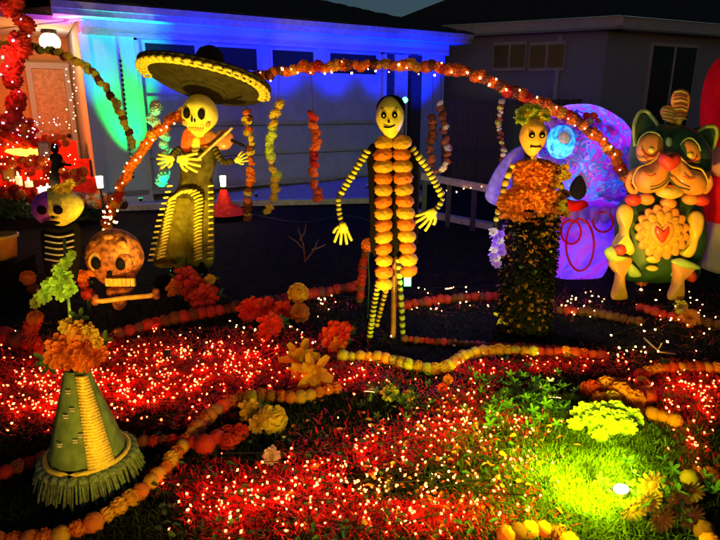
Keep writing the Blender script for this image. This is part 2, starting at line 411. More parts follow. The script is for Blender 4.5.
# garage door
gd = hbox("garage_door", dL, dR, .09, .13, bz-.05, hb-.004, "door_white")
wt = wall(180, 44)[1]; nb = 4; ztop = 2.53; zw = 2.1
for i in range(nb):
    a, b = ((-1.36, -.52), (-.33, .51), (.7, 1.56), (1.8, 2.86))[i]
    f = MB(); fz = .045
    for (x0, x1, z0, z1) in ((a, b, ztop-fz, ztop), (a, b, zw, zw+fz), (a, a+fz, zw+fz, ztop-fz), (b-fz, b, zw+fz, ztop-fz)):
        f.box(((x0+x1)/2, .078, (z0+z1)/2), (x1-x0, .03, z1-z0))
    wn = f.build("window", "door_white", gd, False)
    hbox("pane", a+fz, b-fz, .072, .088, zw+fz, ztop-fz, "glass", gd)
    for k in range(3):
        zz = bz+.04+k*.5; MB().box(((a+b)/2, .082, zz+.21), (b-a, .018, .4)).build("door_panel", "door_white", gd, False)
for k in range(3): hbox("panel_seam", dL+.01, dR-.01, .083, .089, bz-.02+k*.5, bz-.008+k*.5, "dark_post", gd)
# wall to the right above pillars / fascia / roof
hbox("fascia", UL-.35, UR+.3, -.42, -.38, EAVE-.12, EAVE+.06, "trim")
hbox("gutter", UL-.34, UR+.29, -.5, -.423, EAVE-.05, EAVE+.04, "trim")
hbox("soffit", UL-.33, UR+.28, -.379, -.002, EAVE-.118, EAVE-.09, "wall_white")
rf = MB(); a0 = Vector((-9, -.45, EAVE+.06)); b0 = Vector((UR+.35, -.45, EAVE+.06)); rb = Vector((UR-2.7, 4.2, EAVE+1.45)); ra = Vector((-9, 4.2, EAVE+1.45)); bk = Vector((UR+.35, 9, EAVE+.06)); ak = Vector((-9, 9, EAVE+.06))
roof = MB().add([a0, b0, rb, ra, bk, ak], [(0, 1, 2, 3), (1, 4, 2), (4, 5, 3, 2), (0, 3, 5)]).build("roof", "shingle", house, False)
sc_ = MB()
for k in range(16):
    t0 = k/16; p = a0.lerp(ra, t0); q = b0.lerp(rb, t0); nz = Vector((0, -.28, .95))*.012
    x = p.x
    while x < q.x-.1:
        x2 = min(x+.33, q.x); dz = rnd.uniform(.6, 1.4)
        pa = Vector((x+.006, p.y, p.z)); pb = Vector((x2-.006, p.y, p.z)); up = (ra-a0)/16*1.05
        sc_.add([pa+nz*dz, pb+nz*dz, pb+up+nz*.3, pa+up+nz*.3, pa-nz, pb-nz], [(0, 1, 2, 3), (4, 5, 1, 0)]); x = x2
sc_.build("shingles", "shingle", roof, False, "stuff")
# porch beam and post
pb = thing("porch_beam", "pale porch eave board running back from the garage corner", "beam", at(78, 8, 8.45))
MB().beam((0, 0, 0), at(-60, 26, 10.0)-at(78, 8, 8.45), .05, .14).build("board", "trim", pb, False)
MB().beam((0, .1, -.1), at(-60, 26, 10.0)-at(78, 8, 8.45)+Vector((0, .1, -.1)), .04, .08).build("gutter", "wall_white", pb, False)
# front door under the porch lamp
def back(px, py): u, z = wall(px, py, 2.4); return u, z
u0, _ = back(33, 80); u1, _ = back(64, 80)
fd = thing("front_door", "tan panelled front door under the bright porch lamp", "door", P0+Hx*((u0+u1)/2)+Hy*2.36, HA); hw = (u1-u0)/2
MB().box((0, 0, 1.12), (2*hw, .06, 2.15)).build("slab", "beige_post", fd, False)
fr = MB(); fr.box((-hw-.05, -.01, 1.12), (.09, .09, 2.24)).box((hw+.05, -.01, 1.12), (.09, .09, 2.24)).box((0, -.012, 2.25), (2*hw+.2, .09, .1)); fr.build("frame", "wall_white", fd, False)
for i, j in ((-1, .55), (1, .55), (-1, 1.5), (1, 1.5)): MB().box((i*hw*.48, -.035, j), (hw*.7, .02, .75)).build("door_panel", "beige_post", fd, False)
MB().ball((hw*.8, -.07, 1.05), .04, 8, 6).build("handle", "metal_dark", fd)
pl = thing("porch_lamp", "round glowing porch lamp above the front door", "lamp", at(50, 42, 9.6))
MB().ball((0, 0, 0), (.16, .12, .14), 16, 10).build("globe", "lamp_glow", pl)
MB().lathe([(0, .2), (.1, .19), (.12, .14), (.09, .12)]).build("cap", "metal_dark", pl)
lamp('POINT', at(50, 56, 9.1), 20, (1, .36, .03), .12, name="porch_light")
lamp('POINT', at(18, 120, 8.9), 75, (1, .12, .006), .15, name="altar_light")
lamp('POINT', at(62, 24, 8.4), 9, (1, .03, .25), .05, name="pink_eave_light")

# floodlights washing the house: small real fixtures
def flood(label, pos, tgt, energy, color, lens, angle=80, size=.05, blend=.6, show=True):
    t = thing("floodlight", label, "floodlight", pos); d = (Vector(tgt)-Vector(pos)).normalized(); q = d.to_track_quat('-Z', 'Y').to_euler()
    m = MB().lathe([(0, .05), (.02, .048), (.026, .03), (.03, .002), (.034, .0)], n=14); o = m.build("housing", "metal_dark", t, False); o.rotation_euler = q; o.location = (0, 0, .05)
    l = MB().lathe([(0, -.002), (.03, -.002), (.03, .001), (0, .001)], n=14).build("lens", lens, t, False); l.rotation_euler = q; l.location = (0, 0, .05)
    MB().tube([(0, 0, -.0), (0, 0, .06)], .01, 6).build("stake", "metal_dark", t)
    lamp('SPOT', Vector(pos)+Vector((0, 0, .05))+d*.04, energy, color, size, tgt, angle, blend, "flood_beam")
    return t
def HW(u, v, z): return P0+Hx*u+Hy*v+Vector((0, 0, z))
for u_, lab, en in ((-2.15, "near the garage corner by the porch", 546), (-1.0, "in front of the left garage window", 1592), (-.1, "in front of the second garage window", 1592), (.9, "in front of the third garage window", 1592), (1.9, "in front of the fourth garage window", 1704), (2.9, "by the dark post at the garage's right end", 1704), (3.7, "at the garage's far right corner", 2074)):
    flood("blue floodlight on the driveway "+lab, HW(u_, -1.15, .2), HW(u_, -.1, 2.95), en, (.0, .014, 1), "blue_lens", 42, blend=1.0)
cu = wall(126, 120)[0]
flood("green floodlight under the strand of beads by the garage door", HW(cu+.02, -.45, .16), HW(cu+.02, -.02, 1.95), 800, (.0, 1, .1), "bulb_green", 40)
# strand of dark beads on the green-lit wall
bd = thing("bead_strand", "vertical strand of dark beads on the green lit wall", "beads", HW(cu, -.08, .5))
for k in range(26):
    inst("bead", BEAD if k else (BEAD := MB().ball((0, 0, 0), .022, 8, 6).mesh("bead", "black_paint")), bd, (0, 0, k*.068))
MB().tube([(0, 0, 0), (0, 0, 1.8)], .004, 4).build("string", "wire", bd)

# ================================================================== NEIGHBOUR HOUSE (right, dark)
nc = Vector((5.0, 12.25, 0)); nl = Vector((0.2, 14.25, 0)); nr = Vector((10.5, 14.6, 0))
nh = thing("neighbour_house", "dark neighbouring house with pale eaves and two windows, right side", "house", nc)
def nwall(a, b, z0, z1, th, m, name, parent=None, off=0.0):
    d = (b-a).normalized(); n_ = Vector((-d.y, d.x, 0)); n_ = n_ if n_.y > 0 else -n_
    c = (a+b)/2+n_*(off+th/2)-nc; o = MB().box((0, 0, 0), ((b-a).length, th, z1-z0)).build(name, m, parent or nh, False)
    o.location = (c.x, c.y, (z0+z1)/2); o.rotation_euler = (0, 0, math.atan2(d.y, d.x)); return o
nwall(nl, nc, 0, 3.05, .15, "neighbour_wall", "wall"); nwall(nc, nr, 0, 3.05, .15, "neighbour_wall", "wall", off=.003)
dl = (nc-nl).normalized(); dr = (nr-nc).normalized()
for a, b in ((nl, nc+dl*.25), (nc-dr*.1, nr)):
    nwall(a, b, 3.08, 3.26, .05, "frame_grey", "fascia", off=-.35)
    nwall(a, b, 3.03, 3.075, .36, "neighbour_wall", "soffit", off=-.3)
rz = 4.9
nb_ = [nl+Vector((0, -.4, 3.26)), nc+Vector((0, -.45, 3.26)), nr+Vector((0, -.4, 3.26))]
rp = [nl+Vector((1.6, 4, 3.5)), nc+Vector((-.6, 4.2, rz+.2)), nr+Vector((1, 4, rz+.4))]
MB().add([q-nc for q in nb_+rp], [(0, 1, 4, 3), (1, 2, 5, 4)]).build("roof", "shingle", nh, False)
def ray_wall(px, py, a, b):
    d = (b-a).normalized(); n_ = Vector((-d.y, d.x, 0)); r = ray(px, py); return EYE+r*((a-EYE).dot(n_)/r.dot(n_))
def nwindow(a, b, x0, y0, x1, y1, panes, gl=("glass",)):
    A = ray_wall(x0, y0, a, b); B = ray_wall(x1, y0, a, b); zb = ray_wall(x0, y1, a, b).z; zt = A.z
    A2 = Vector((A.x, A.y, 0)); B2 = Vector((B.x, B.y, 0)); d = (B2-A2)
    fr = nwall(A2, B2, zb-.07, zt+.07, .06, "frame_grey", "window", off=-.062)
    for k in range(panes):
        p = A2+d*((k+.07)/panes); q = A2+d*((k+.93)/panes)
        nwall(p, q, zb, zt, .02, "glass", "pane", off=-.083)
    return fr
nwindow(nl, nc, 494, 46, 527, 68, 2); nwindow(nl, nc, 530, 46, 566, 68, 2)
nwindow(nc, nr, 650, 46, 696, 150, 2)
nwall(nl+dl*4.25, nl+dl*4.33, .3, 3.0, .06, "frame_grey", "drain_pipe", off=-.07)
# dark side fence between the houses
fn = thing("board_fence", "dark board fence between the two houses behind the path", "fence", gnd(446, 184))
fa = gnd(446, 184); fb = Vector((4.3, 11.4, 0)); nfb = 26
for k in range(nfb):
    p = fa.lerp(fb, (k+.5)/nfb)-fa; o = MB().box((0, 0, .85), ((fb-fa).length/nfb*.94, .025, 1.7+rnd.uniform(-.02, .02))).build("board", "dark_post", fn, False)
    o.location = p+Vector((0, rnd.uniform(-.006, .006), 0)); o.rotation_euler = (0, 0, math.atan2((fb-fa).y, (fb-fa).x))
MB().beam(Vector((0, .04, .4)), fb-fa+Vector((0, .04, .4)), .04, .09).build("rail", "dark_post", fn, False)

ra0 = at(422, 176, 7.6); ra1 = at(508, 192, 6.9)
rl = thing("low_rail", "low pale rail between the central skeleton and the lady skeleton", "rail", Vector((ra0.x, ra0.y, 0)))
MB().beam(ra0-rl.location, ra1-rl.location, .05, .09).build("top_rail", "pale_kerb", rl, False)
for k in range(4):
    p = ra0.lerp(ra1, .04+k*.3); MB().box((p.x-rl.location.x, p.y-rl.location.y+.03, (p.z-.05)/2), (.06, .05, p.z-.05)).build("post", "dark_post", rl, False)
light_string("few warm fairy lights hung on the low pale rail", [ra0.lerp(ra1, t_)+Vector((0, -.06, rnd.uniform(-.14, .02))) for t_ in (.3, .42, .5, .58, .7, .78, .86, .93)], .008, "bulb_warm")
# ================================================================== PORCH ALTAR
AL = gnd(36, 209); alt = thing("altar_table", "tiered porch altar draped in red cloth, lit orange", "altar", AL, R(14))
for k, (hz, hw_, dp) in enumerate(((.45, 1.0, .0), (.72, .8, .3), (1.0, .6, .55))):
    b = MB(); n = 26; pts = []
    for i in range(n+1):
        x = -hw_+2*hw_*i/n; wv = .025*math.sin(i*1.9)+.012*math.sin(i*4.1); pts.append((x, wv))
    vs = [(x, dp+wv, z) for z in (0.0, hz) for x, wv in pts]+[(x, dp+.32, hz) for x, wv in pts]
    fs = [(i, i+1, i+n+2, i+n+1) for i in range(n)]+[(n+1+i, n+2+i, 2*n+3+i, 2*n+2+i) for i in range(n)]
    b.add(vs, fs).build("cloth_tier", "cloth_red", alt)
def candle(label, px, py, Y, h, r, m="wax", group="altar candles"):
    p = at(px, py, Y); t = thing("candle", label, "candle", p-Vector((0, 0, h/2)), 0, group)
    MB().lathe([(0, 0), (r, 0), (r, h), (r*.8, h), (r*.7, h*.95), (0, h*.94)], n=12).build("wax", m, t)
    MB().ball((0, 0, h+.025), (.012, .012, .03), 8, 6).build("flame", "flame", t); return t
candle("tall white glowing candle, leftmost on the altar", 19, 181, 8.0, .13, .04)
candle("short white candle right of the tall altar candle", 29, 184, 8.0, .08, .05)
candle("wide low glowing candle in the altar's middle front", 48, 190, 7.8, .07, .14, "lamp_glow")
candle("small white candle beside the dark figurine", 66, 189, 7.8, .07, .05)
sp = thing("glowing_bowl", "glowing golden bowl at the back of the altar", "bowl", at(28, 153, 8.7))
MB().lathe([(.05, -.05), (.2, -.02), (.3, .03), (.28, .06), (.1, .07), (0, .07)]).build("bowl", "gold_glow", sp)
MB().lathe([(.12, -.2), (.1, -.15), (.03, -.1), (.05, -.05)]).build("foot", "wood_brown", sp)
st = thing("figurine", "dark standing figurine silhouetted on the altar's right", "figurine", at(60, 185, 8.0))
MB().lathe([(.0, 0), (.13, 0), (.12, .1), (.085, .25), (.06, .33), (.09, .37), (.07, .42), (.03, .44), (.05, .48), (.05, .53), (.03, .57), (0, .58)], n=14).build("body", "black_cloth", st)
MB().beam((-.02, 0, .3), (.2, -.02, .28), .03, .03).build("arm", "black_cloth", st)
# altar flowers: red orange heaps
for lab, cx, cy, n, rr, ks in (("heap of red and orange flowers beneath the golden altar bowl", 30, 168, 22, 34, ["marigold_red", "marigold_orange"]),
                               ("heap of red flowers on the altar's left shelf", 14, 128, 26, 26, ["petal_scarlet", "marigold_red", "marigold_orange"])):
    P = Vector((at(cx, cy, 8.4).x, 8.4, .72)); t = thing("flower_heap", lab, "flowers", P)
    for _ in range(n):
        c = at(cx+rnd.uniform(-1, 1)*rr, cy+rnd.uniform(-1, 1)*9, 8.4+rnd.uniform(-.1, .1))-P
        k = rnd.choice(ks); inst("flower", rnd.choice(MG[k]), t, c, (rnd.random()*3, rnd.random()*3, 0), rnd.uniform(.05, .08))
for lab, cx, cy, n, rx_, ry_, m_ in (("pink fairy lights twinkling over the altar's top", 26, 132, 46, 34, 16, "bulb_pink"), ("warm fairy lights over the altar's lower tiers", 34, 172, 60, 42, 20, "bulb_warm")):
    light_string(lab, [at(cx+rnd.uniform(-1, 1)*rx_, cy+rnd.uniform(-1, 1)*ry_, 7.9+rnd.uniform(-.1, .3)) for _ in range(n)], .008, m_, wire=False)
for lab, x0, x1, cy, Y, n, ks in (("row of orange marigolds on the altar's lowest edge", -20, 74, 194, 7.75, 44, ["marigold_orange", "marigold_red"]), ("row of red marigolds along the altar's middle shelf", -10, 68, 163, 8.1, 36, ["marigold_red", "petal_scarlet", "marigold_orange"]),
        ("row of scarlet and orange flowers along the altar's top edge", -20, 66, 141, 8.5, 34, ["petal_scarlet", "marigold_orange"]), ("heap of marigolds spilling at the altar's right end", 62, 84, 176, 7.9, 24, ["marigold_orange", "marigold_red", "marigold_gold"]),
        ("low mound of dull orange and cream flowers right of the altar", 76, 124, 200, 7.5, 40, ["marigold_brown", "petal_cream", "marigold_orange"])):
    P = Vector((at(x0, cy, Y).x, Y, 0)); t = thing("flower_heap", lab, "flowers", P)
    for _ in range(n):
        c = at(rnd.uniform(x0, x1), cy+rnd.uniform(-1, 1)*5, Y+rnd.uniform(-.1, .1))-P; inst("flower", rnd.choice(MG[rnd.choice(ks)]), t, c, (rnd.random()*3, rnd.random()*3, 0), rnd.uniform(.045, .075))
for lab, x, y, h_, w_, mm in (("small dark framed picture standing on the altar's left", 8, 172, .26, .2, "dog_yellow"), ("small orange framed picture at the altar's back centre", 44, 150, .24, .18, "petal_cream")):
    p = at(x, y, 8.25); t = thing("picture_frame", lab, "picture", p); MB().box((0, .01, 0), (w_, .02, h_)).build("frame", "wood_brown", t, False); MB().box((0, -.003, 0), (w_*.75, .01, h_*.78)).build("print", mm, t, False)
def stake_light(label, px, py, Y, red=False):
    p = at(px, py, Y); t = thing("lantern", label, "lantern", Vector((p.x, p.y, 0)))
    MB().tube([(0, 0, 0), (0, 0, p.z-.07)], .012, 6).build("pole", "metal_dark", t)
    MB().lathe([(.0, p.z-.08), (.05, p.z-.07), (.055, p.z-.06), (.03, p.z-.05)], n=10).build("tray", "metal_dark", t)
    MB().lathe([(.0, p.z-.05), (.035, p.z-.05), (.045, p.z+.1), (.0, p.z+.1)], n=10).build("glass", "lamp_glow", t)
    if red: MB().lathe([(.36, 0.05), (.3, .09), (.12, .18), (.05, p.z-.09)], n=18).build("cloth", "cloth_red", t)
    return t
stake_light("white glowing candle lantern on a thin dark pole", 100, 184, 7.4)
stake_light("white candle lantern above a spread red cloth by the kerb", 223, 183, 8.2, True)
lamp('POINT', at(223, 184, 8.0), 3, (1, .6, .3), .04, name="lantern_light")
lamp('POINT', at(98, 190, 7.1), 4, (1, .6, .25), .04, name="lantern_light")

# low planting in front of the porch: stuff
def leaf_mass(name, label, cat, boxes, n, m, size, base, kind="stuff"):
    mb = MB()
    for _ in range(n):
        (x0, y0, z0, x1, y1, z1) = rnd.choice(boxes); c = Vector((rnd.uniform(x0, x1), rnd.uniform(y0, y1), z0+(z1-z0)*rnd.random()**.7))
        d = Vector((rnd.uniform(-1, 1), rnd.uniform(-1, 1), rnd.uniform(-.2, 1))).normalized(); nn = d.cross(Vector((rnd.random(), rnd.random(), rnd.random()))).normalized()
        petal(mb, c-Vector(base), d, nn, size*rnd.uniform(.6, 1.3), size*.5, .2)
    o = mb.build(name, m, None, False); o.location = base; tag(o, label, cat); o["kind"] = kind; return o
pg = gnd(30, 214)
leaf_mass("planting_bed", "low dark green planting in front of the porch altar", "plants", [(gnd(-60, 214).x, 7.6, .03, gnd(55, 214).x, 8.0, .3), (gnd(60, 214).x, 7.6, .03, gnd(122, 214).x, 8.1, .22)], 1500, "leaf", .09, pg)

# ================================================================== HANGING GARLANDS
def hang(label, pts, Y, r, mats, wt=None, cord_to=None, sq=.6):
    P = [at(x, y, Y) for x, y in pts]
    t = garland(label, P, r, mats, "hanging_garland", 1.0, "garlands hanging before the garage", wt, .35, squash=sq)
    if cord_to:
        q = at(cord_to[0], cord_to[1], Y)-P[0]; MB().tube([(0, 0, 0), q], .0025, 4).build("cord", "wire", t)
    return t
hang("long yellow green garland hanging right of the musician's hat", [(278, 105), (271, 145), (276, 180), (268, 215)], 5.1, .05, ["petal_yellow", "petal_lime", "bone"][:2], cord_to=(279, 76))
hang("dull orange and yellow garland hanging beside the musician's elbow", [(247, 112), (251, 150), (250, 185), (246, 222)], 5.2, .046, ["marigold_orange", "marigold_brown", "petal_yellow"], cord_to=(249, 80))
hang("bright orange garland hanging alone before the garage door", [(313, 113), (316, 140), (314, 175), (317, 203)], 5.1, .05, ["marigold_orange", "marigold_red"], cord_to=(311, 70))
hang("pale brown garland hanging against the blue wall right of centre", [(441, 104), (444, 125), (447, 150), (443, 172)], 5.3, .042, ["petal_cream", "marigold_brown"], cord_to=(441, 74))
hang("dark brown garland hanging against the blue wall beside the pale one", [(433, 116), (431, 145), (434, 178)], 5.35, .045, ["marigold_brown"], cord_to=(433, 75))
hang("faint grey green garland hanging left of the flower crowned skeleton", [(501, 102), (499, 125), (503, 148), (501, 172)], 5.3, .03, ["petal_cream", "petal_lime", "marigold_brown"], cord_to=(501, 92))
t = garland("string of pale flowers lit green beneath the left hat brim", [at(156, 104, 5.6), at(154, 125, 5.6), at(166, 145, 5.6), at(161, 185, 5.6)], .055, ["petal_cream"], "hanging_garland", 1.1, None, None, .5)
flood("green floodlight on the lawn behind the musician", Vector((-1.75, 5.1, 0)), at(158, 130, 5.6), 330, (0, 1, .3), "bulb_green", 34)
# olive garland swooping from the porch
garland("thin olive green garland swooping down from the porch eave", [at(-30, 44, 6.8), at(20, 46, 6.8), at(60, 54, 6.7), at(88, 68, 6.6), at(108, 92, 6.5), at(122, 116, 6.4), at(133, 150, 6.4)], .045, ["petal_lime", "petal_yellow", "marigold_brown"], "hanging_garland", 1.0, None, (2, 2, 3), .4)
# red flower garland hanging at the far left with pink bulbs
lp = [at(24, -30, 6.2), at(14, 10, 6.2), at(24, 36, 6.2), at(8, 70, 6.2), at(18, 100, 6.2), at(4, 128, 6.2)]
garland("bushy scarlet garland hanging down the left edge", lp, .09, ["petal_scarlet", "marigold_red"], "hanging_garland", .8, None, None, .5)
light_string("pink fairy lights wound through the scarlet garland at left", [p+Vector((rnd.uniform(-.12, .12), -.12, rnd.uniform(-.05, .05))) for p in curve(lp, .11)], .011, "bulb_pink")
lamp('POINT', at(-4, 60, 5.9), 9, (1, .15, .1), .05, name="garland_glow")
light_string("column of fairy lights on the orange porch wall", [at(72+rnd.uniform(-6, 6), 66+k*3.1, 7.6) for k in range(22)], .008, "bulb_warm", wire=False)

# ================================================================== ARCH
def archY(px): return 5.15-(px-110)/540*.4
apx = [(110, 268), (108, 225), (118, 200), (128, 175), (146, 145), (170, 122), (205, 98), (250, 80), (290, 70), (340, 66), (380, 65), (430, 67), (470, 74), (510, 92), (550, 108), (580, 124), (605, 146), (622, 172), (634, 205), (640, 250), (642, 276)]
ap = [at(x, y, archY(x)) for x, y in apx]; ap[0].z = .03; ap[-1].z = .03
arch = thing("flower_arch", "tall arch of orange marigolds spanning the whole display", "arch", ap[0])
pth = curve(ap, .052)
MB().tube([p-ap[0] for p in pth[::2]], .014, 6).build("hoop", "metal_dark", arch)
for i, p in enumerate(pth):
    f_ = i/len(pth); k = rnd.choices(["marigold_orange", "marigold_gold", "marigold_red", "marigold_brown"], (5, 4 if .3 < f_ < .6 else 1.5, 1 if f_ > .25 else 4, 2 if f_ > .6 else .6))[0]
    s_ = rnd.uniform(.04, .055); inst("marigold", rnd.choice(MG[k]), arch, p-ap[0]+Vector((rnd.uniform(-.014, .014), -.02, rnd.uniform(-.014, .014))), (rnd.random()*3, rnd.random()*3, 0), s_)
light_string("warm fairy lights threaded along the marigold arch", [p+Vector((rnd.uniform(-.03, .03), -.075, rnd.uniform(-.07, .04))) for p in curve(ap, .09)], .0085, "bulb_warm")

# ================================================================== FIGURE BUILDERS
def ribbed(F, pts, r, m, name, off=0, parent=None, pitch=.03, amp=.35, n=8, core="hat_felt"):
    """dark limb core wound with short tilted bands"""
    C_ = curve([F.p(x, y, off) for x, y in pts], .02); o = MB().tube(C_, r*.74, n).build(name, core, parent or F.root); b = MB()
    P = curve([F.p(x, y, off) for x, y in pts], pitch)
    for i in range(len(P)-1):
        p = P[i]; t = (P[i+1]-p).normalized(); L = pitch*rnd.uniform(.5, .78); tl = Vector((rnd.uniform(.1, .4), rnd.uniform(-.2, .2), 0)); k = r*rnd.uniform(.88, 1.12)
        b.tube([p, p+(t+tl*.4).normalized()*L*.5, p+(t+tl*.5).normalized()*L], [k*.85, k, k*.82], n)
    b.build("wrapping", m, o, True, "stuff"); return o
def hand(F, cx, cy, ang, size, m, off=0, name="hand", flip=1):
    """palm with four spread fingers and a thumb; ang = pointing direction in the picture (degrees, 90 = down)"""
    c = F.p(cx, cy, off); S = F.w(size)
    d = Vector((math.cos(R(ang)), 0, -math.sin(R(ang)))); sd = Vector((-d.z, 0, d.x))*flip; mb = MB()
    mb.puff([c+d*S*a+sd*S*b for a, b in ((-.28, -.14), (-.28, .14), (.0, .26), (.22, .26), (.26, 0), (.22, -.26), (.0, -.24))], .022, 3, edge=.4)
    for b, L, sp in ((-.24, .62, -22), (-.08, .74, -7), (.08, .72, 7), (.23, .58, 20)):
        a = R(sp); e = d*math.cos(a)+sd*math.sin(a); p0 = c+d*S*.16+sd*S*b
        P = [p0, p0+e*S*L*.5+Vector((0, -.012, 0)), p0+e*S*L+Vector((0, .004, 0))]
        mb.tube(curve(P, S*.08), [S*.085]*0 or S*.075, 6)
    e = (d*.55+sd*-.85).normalized(); p0 = c-d*S*.1-sd*S*.18
    mb.tube(curve([p0, p0+e*S*.25, p0+(e+d*.4).normalized()*S*.5], S*.08), S*.08, 6)
    return mb.build(name, m, F.root)
def head_fn(jaw=.62, sock=.16, socks=((-.36, .12), (.36, .12)), sr=.24):
    def fn(q):
        v = q.copy()
        k = 1.0 if v.z > -.05 else 1-(1-jaw)*min(1, (-.05-v.z)/.75)**1.1
        v.x *= k; v.y *= .9+.1*k
        if v.y < 0:
            for sx, sz in socks:
                d = math.hypot(q.x-sx, q.z-sz)
                if d < sr*1.3: v.y += sock*(1-(d/(sr*1.3))**2)
            if abs(q.x) < .12 and -.25 < q.z < .02: v.y -= .06
        return v
    return fn
def skull_head(F, cx, cy, rx, ry, m, off=0, depth=None, rot=0, name="head", jaw=.6):
    c = F.p(cx, cy, off); rx, ry = F.w(rx), F.w(ry)
    h = MB().ball((0, 0, 0), (rx, depth or rx*1.05, ry), 32, 22, head_fn(jaw)).build(name, m, F.root); h.location = c; h.rotation_euler = (0, R(rot), 0)
    return h, rx, ry
def on_head(h, rx, ry, x, z, w_, hgt, m, name, t=.006, out=0.0, n=14, shape=None):
    """feature laid on the face of a head: an inflated oval at face coordinates"""
    y = -rx*math.sqrt(max(.02, 1-x*x*.9-z*z*.8))*.98-out
    if shape: pts = [(x*rx+a*rx, y, z*ry+b*ry) for a, b in shape]
    else: pts = [(x*rx+w_*rx*math.cos(2*math.pi*i/n), y, z*ry+hgt*ry*math.sin(2*math.pi*i/n)) for i in range(n)]
    return MB().puff(pts, t, 3).build(name, m, h)

# ---------------- central skeleton with marigold stole
S = Fig("skeleton_figure", "skeleton figure with a yellow mask face, two columns of marigolds and spread arms", "skeleton", 388, 341)
F = S
F.blob([(368, 148), (380, 142), (402, 142), (416, 148), (420, 175), (418, 215), (414, 250), (374, 256), (370, 215), (368, 175)], .05, .06, "black_cloth", "jacket")
h, rx, ry = skull_head(F, 390, 118, 13.5, 20, "mask_yellow", -.04, jaw=.74, rot=-2)
for sx in (-1, 1):
    on_head(h, rx, ry, .38*sx-.1, .14, .2, .15, "black_paint", "eye", .006, .004)
    on_head(h, rx, ry, .38*sx-.1, .13, .07, .06, "mask_yellow", "pupil", .008, .006)
    on_head(h, rx, ry, .36*sx-.1, .46, .24, .03, "black_paint", "eyebrow", .003, -.004)
on_head(h, rx, ry, -.1, -.14, .13, .08, "black_paint", "nose", .004, .004)
MB().tube(curve([(-.5*rx, -rx*.93, -.38*ry), (-.12*rx, -rx*1.0, -.42*ry), (.35*rx, -rx*.93, -.3*ry)], .01), .005, 5).build("mouth", "black_paint", h)
MB().ball((.1*rx, .3*rx, .45*ry), (rx*1.05, rx*.95, ry*.62), 16, 10).build("hair", "black_cloth", h)
ribbed(F, [(391, 134), (391, 146)], .02, "bone_yellow", "neck")
for cx0, cx1, y1, n in ((383, 384, 284, 13), (401, 409, 271, 12)):
    for k in range(n):
        f_ = k/(n-1); y = 143+(y1-143)*f_; kk = "marigold_gold" if k % 2 == 0 else "marigold_orange"
        c = F.p(cx0+(cx1-cx0)*f_+(1 if k == 0 else 0), y, -.05); s_ = .058*rnd.uniform(.95, 1.06)
        inst("marigold", POM[kk], F.root, c, (R(90)+rnd.uniform(-.3, .3), rnd.uniform(-.3, .3), rnd.random()*.3), (s_, s_*.76, s_*.8))
for pts in ([(368, 150), (354, 172), (338, 198)], [(412, 148), (428, 170), (443, 198)]):
    ribbed(F, pts, .024, "bone_yellow", "upper_arm", .0)
for pts in ([(338, 198), (339, 212), (342, 226)], [(443, 198), (438, 207), (431, 214)]):
    ribbed(F, pts, .018, "bone_olive", "forearm", .0)
hand(F, 343, 228, 88, 20, "mask_yellow", -.02); hand(F, 431, 214, 140, 21, "mask_yellow", -.02, flip=-1)
ribbed(F, [(378, 284), (373, 312), (369, 341)], .022, "bone_yellow", "leg", .0, pitch=.03)
ribbed(F, [(387, 286), (382, 305), (376, 328)], .017, "mask_orange", "leg", .03, pitch=.03)
ribbed(F, [(398, 258), (401, 300), (403, 341)], .02, "bone_olive", "leg", .0, pitch=.05, amp=.15)
F.line([(395, 250), (394, 300), (393, 341)], .02, .07, "wood_brown", "support_stake")
F.blob([(404, 274), (411, 274), (411, 286), (404, 286)], .01, -.03, "bulb_green", "clip", k=1)
garland("dull red garland hanging beside the central skeleton's left hip", [at(369, 243, 4.05), at(364, 262, 4.05), at(360, 300, 4.05)], .035, ["marigold_red", "marigold_red", "marigold_brown"], "hanging_garland", .9)
bouquet("single orange flower at the central skeleton's hip", [(368, 245, 3.95, .05, "marigold_orange", MG)], leaves=0)
gl = thing("signal_lamp", "tiny green glowing lamp right of the yellow mask face", "lamp", at(405, 100, 4.6))
MB().ball((0, 0, 0), .022, 10, 7).build("bulb", "bulb_green", gl); MB().tube([(0, .0, -.02), (0, .02, -.9)], .006, 5).build("stem", "metal_dark", gl)

# ---------------- musician with big hat
F = Fig("musician_skeleton", "skeleton musician in a huge dark hat playing a small violin", "skeleton", 185, 286)
# hat: tilted dish whose underside faces us
hc = F.p(203, 90, -.02); hat = bpy.data.objects.new("hat", None); col.objects.link(hat); hat.parent = F.root; hat.location = hc; hat.rotation_euler = (R(-20), R(10), 0)
bm_ = MB(); prof = []; nn = 48
def rimz(a, r): return .085*(r/.54)**2.5*(1+.25*math.cos(2*a)) 
vs = []; fs = []; rr = [.0, .14, .2, .3, .4, .49, .53]
for side in (0, 1):
    for r in rr:
        for k in range(nn):
            a = 2*math.pi*k/nn; vs.append((r*math.cos(a), r*math.sin(a)*.9, rimz(a, r)+side*.016))
for sd in (0, 1):
    for j in range(len(rr)-1):
        for k in range(nn):
            a = (sd*len(rr)+j)*nn+k; b = (sd*len(rr)+j)*nn+(k+1) % nn; fs.append((a, b, b+nn, a+nn) if sd else (a, a+nn, b+nn, b))
e0 = (len(rr)-1)*nn; e1 = (2*len(rr)-1)*nn
for k in range(nn): fs.append((e0+k, e1+k, e1+(k+1) % nn, e0+(k+1) % nn))
bm_.add(vs, fs).build("brim", "hat_felt", hat)
MB().lathe([(.19, .0), (.17, .1), (.14, .22), (.1, .33), (.05, .37), (0, .375)], (0, .03, .0), 20).build("crown", "hat_felt", hat)
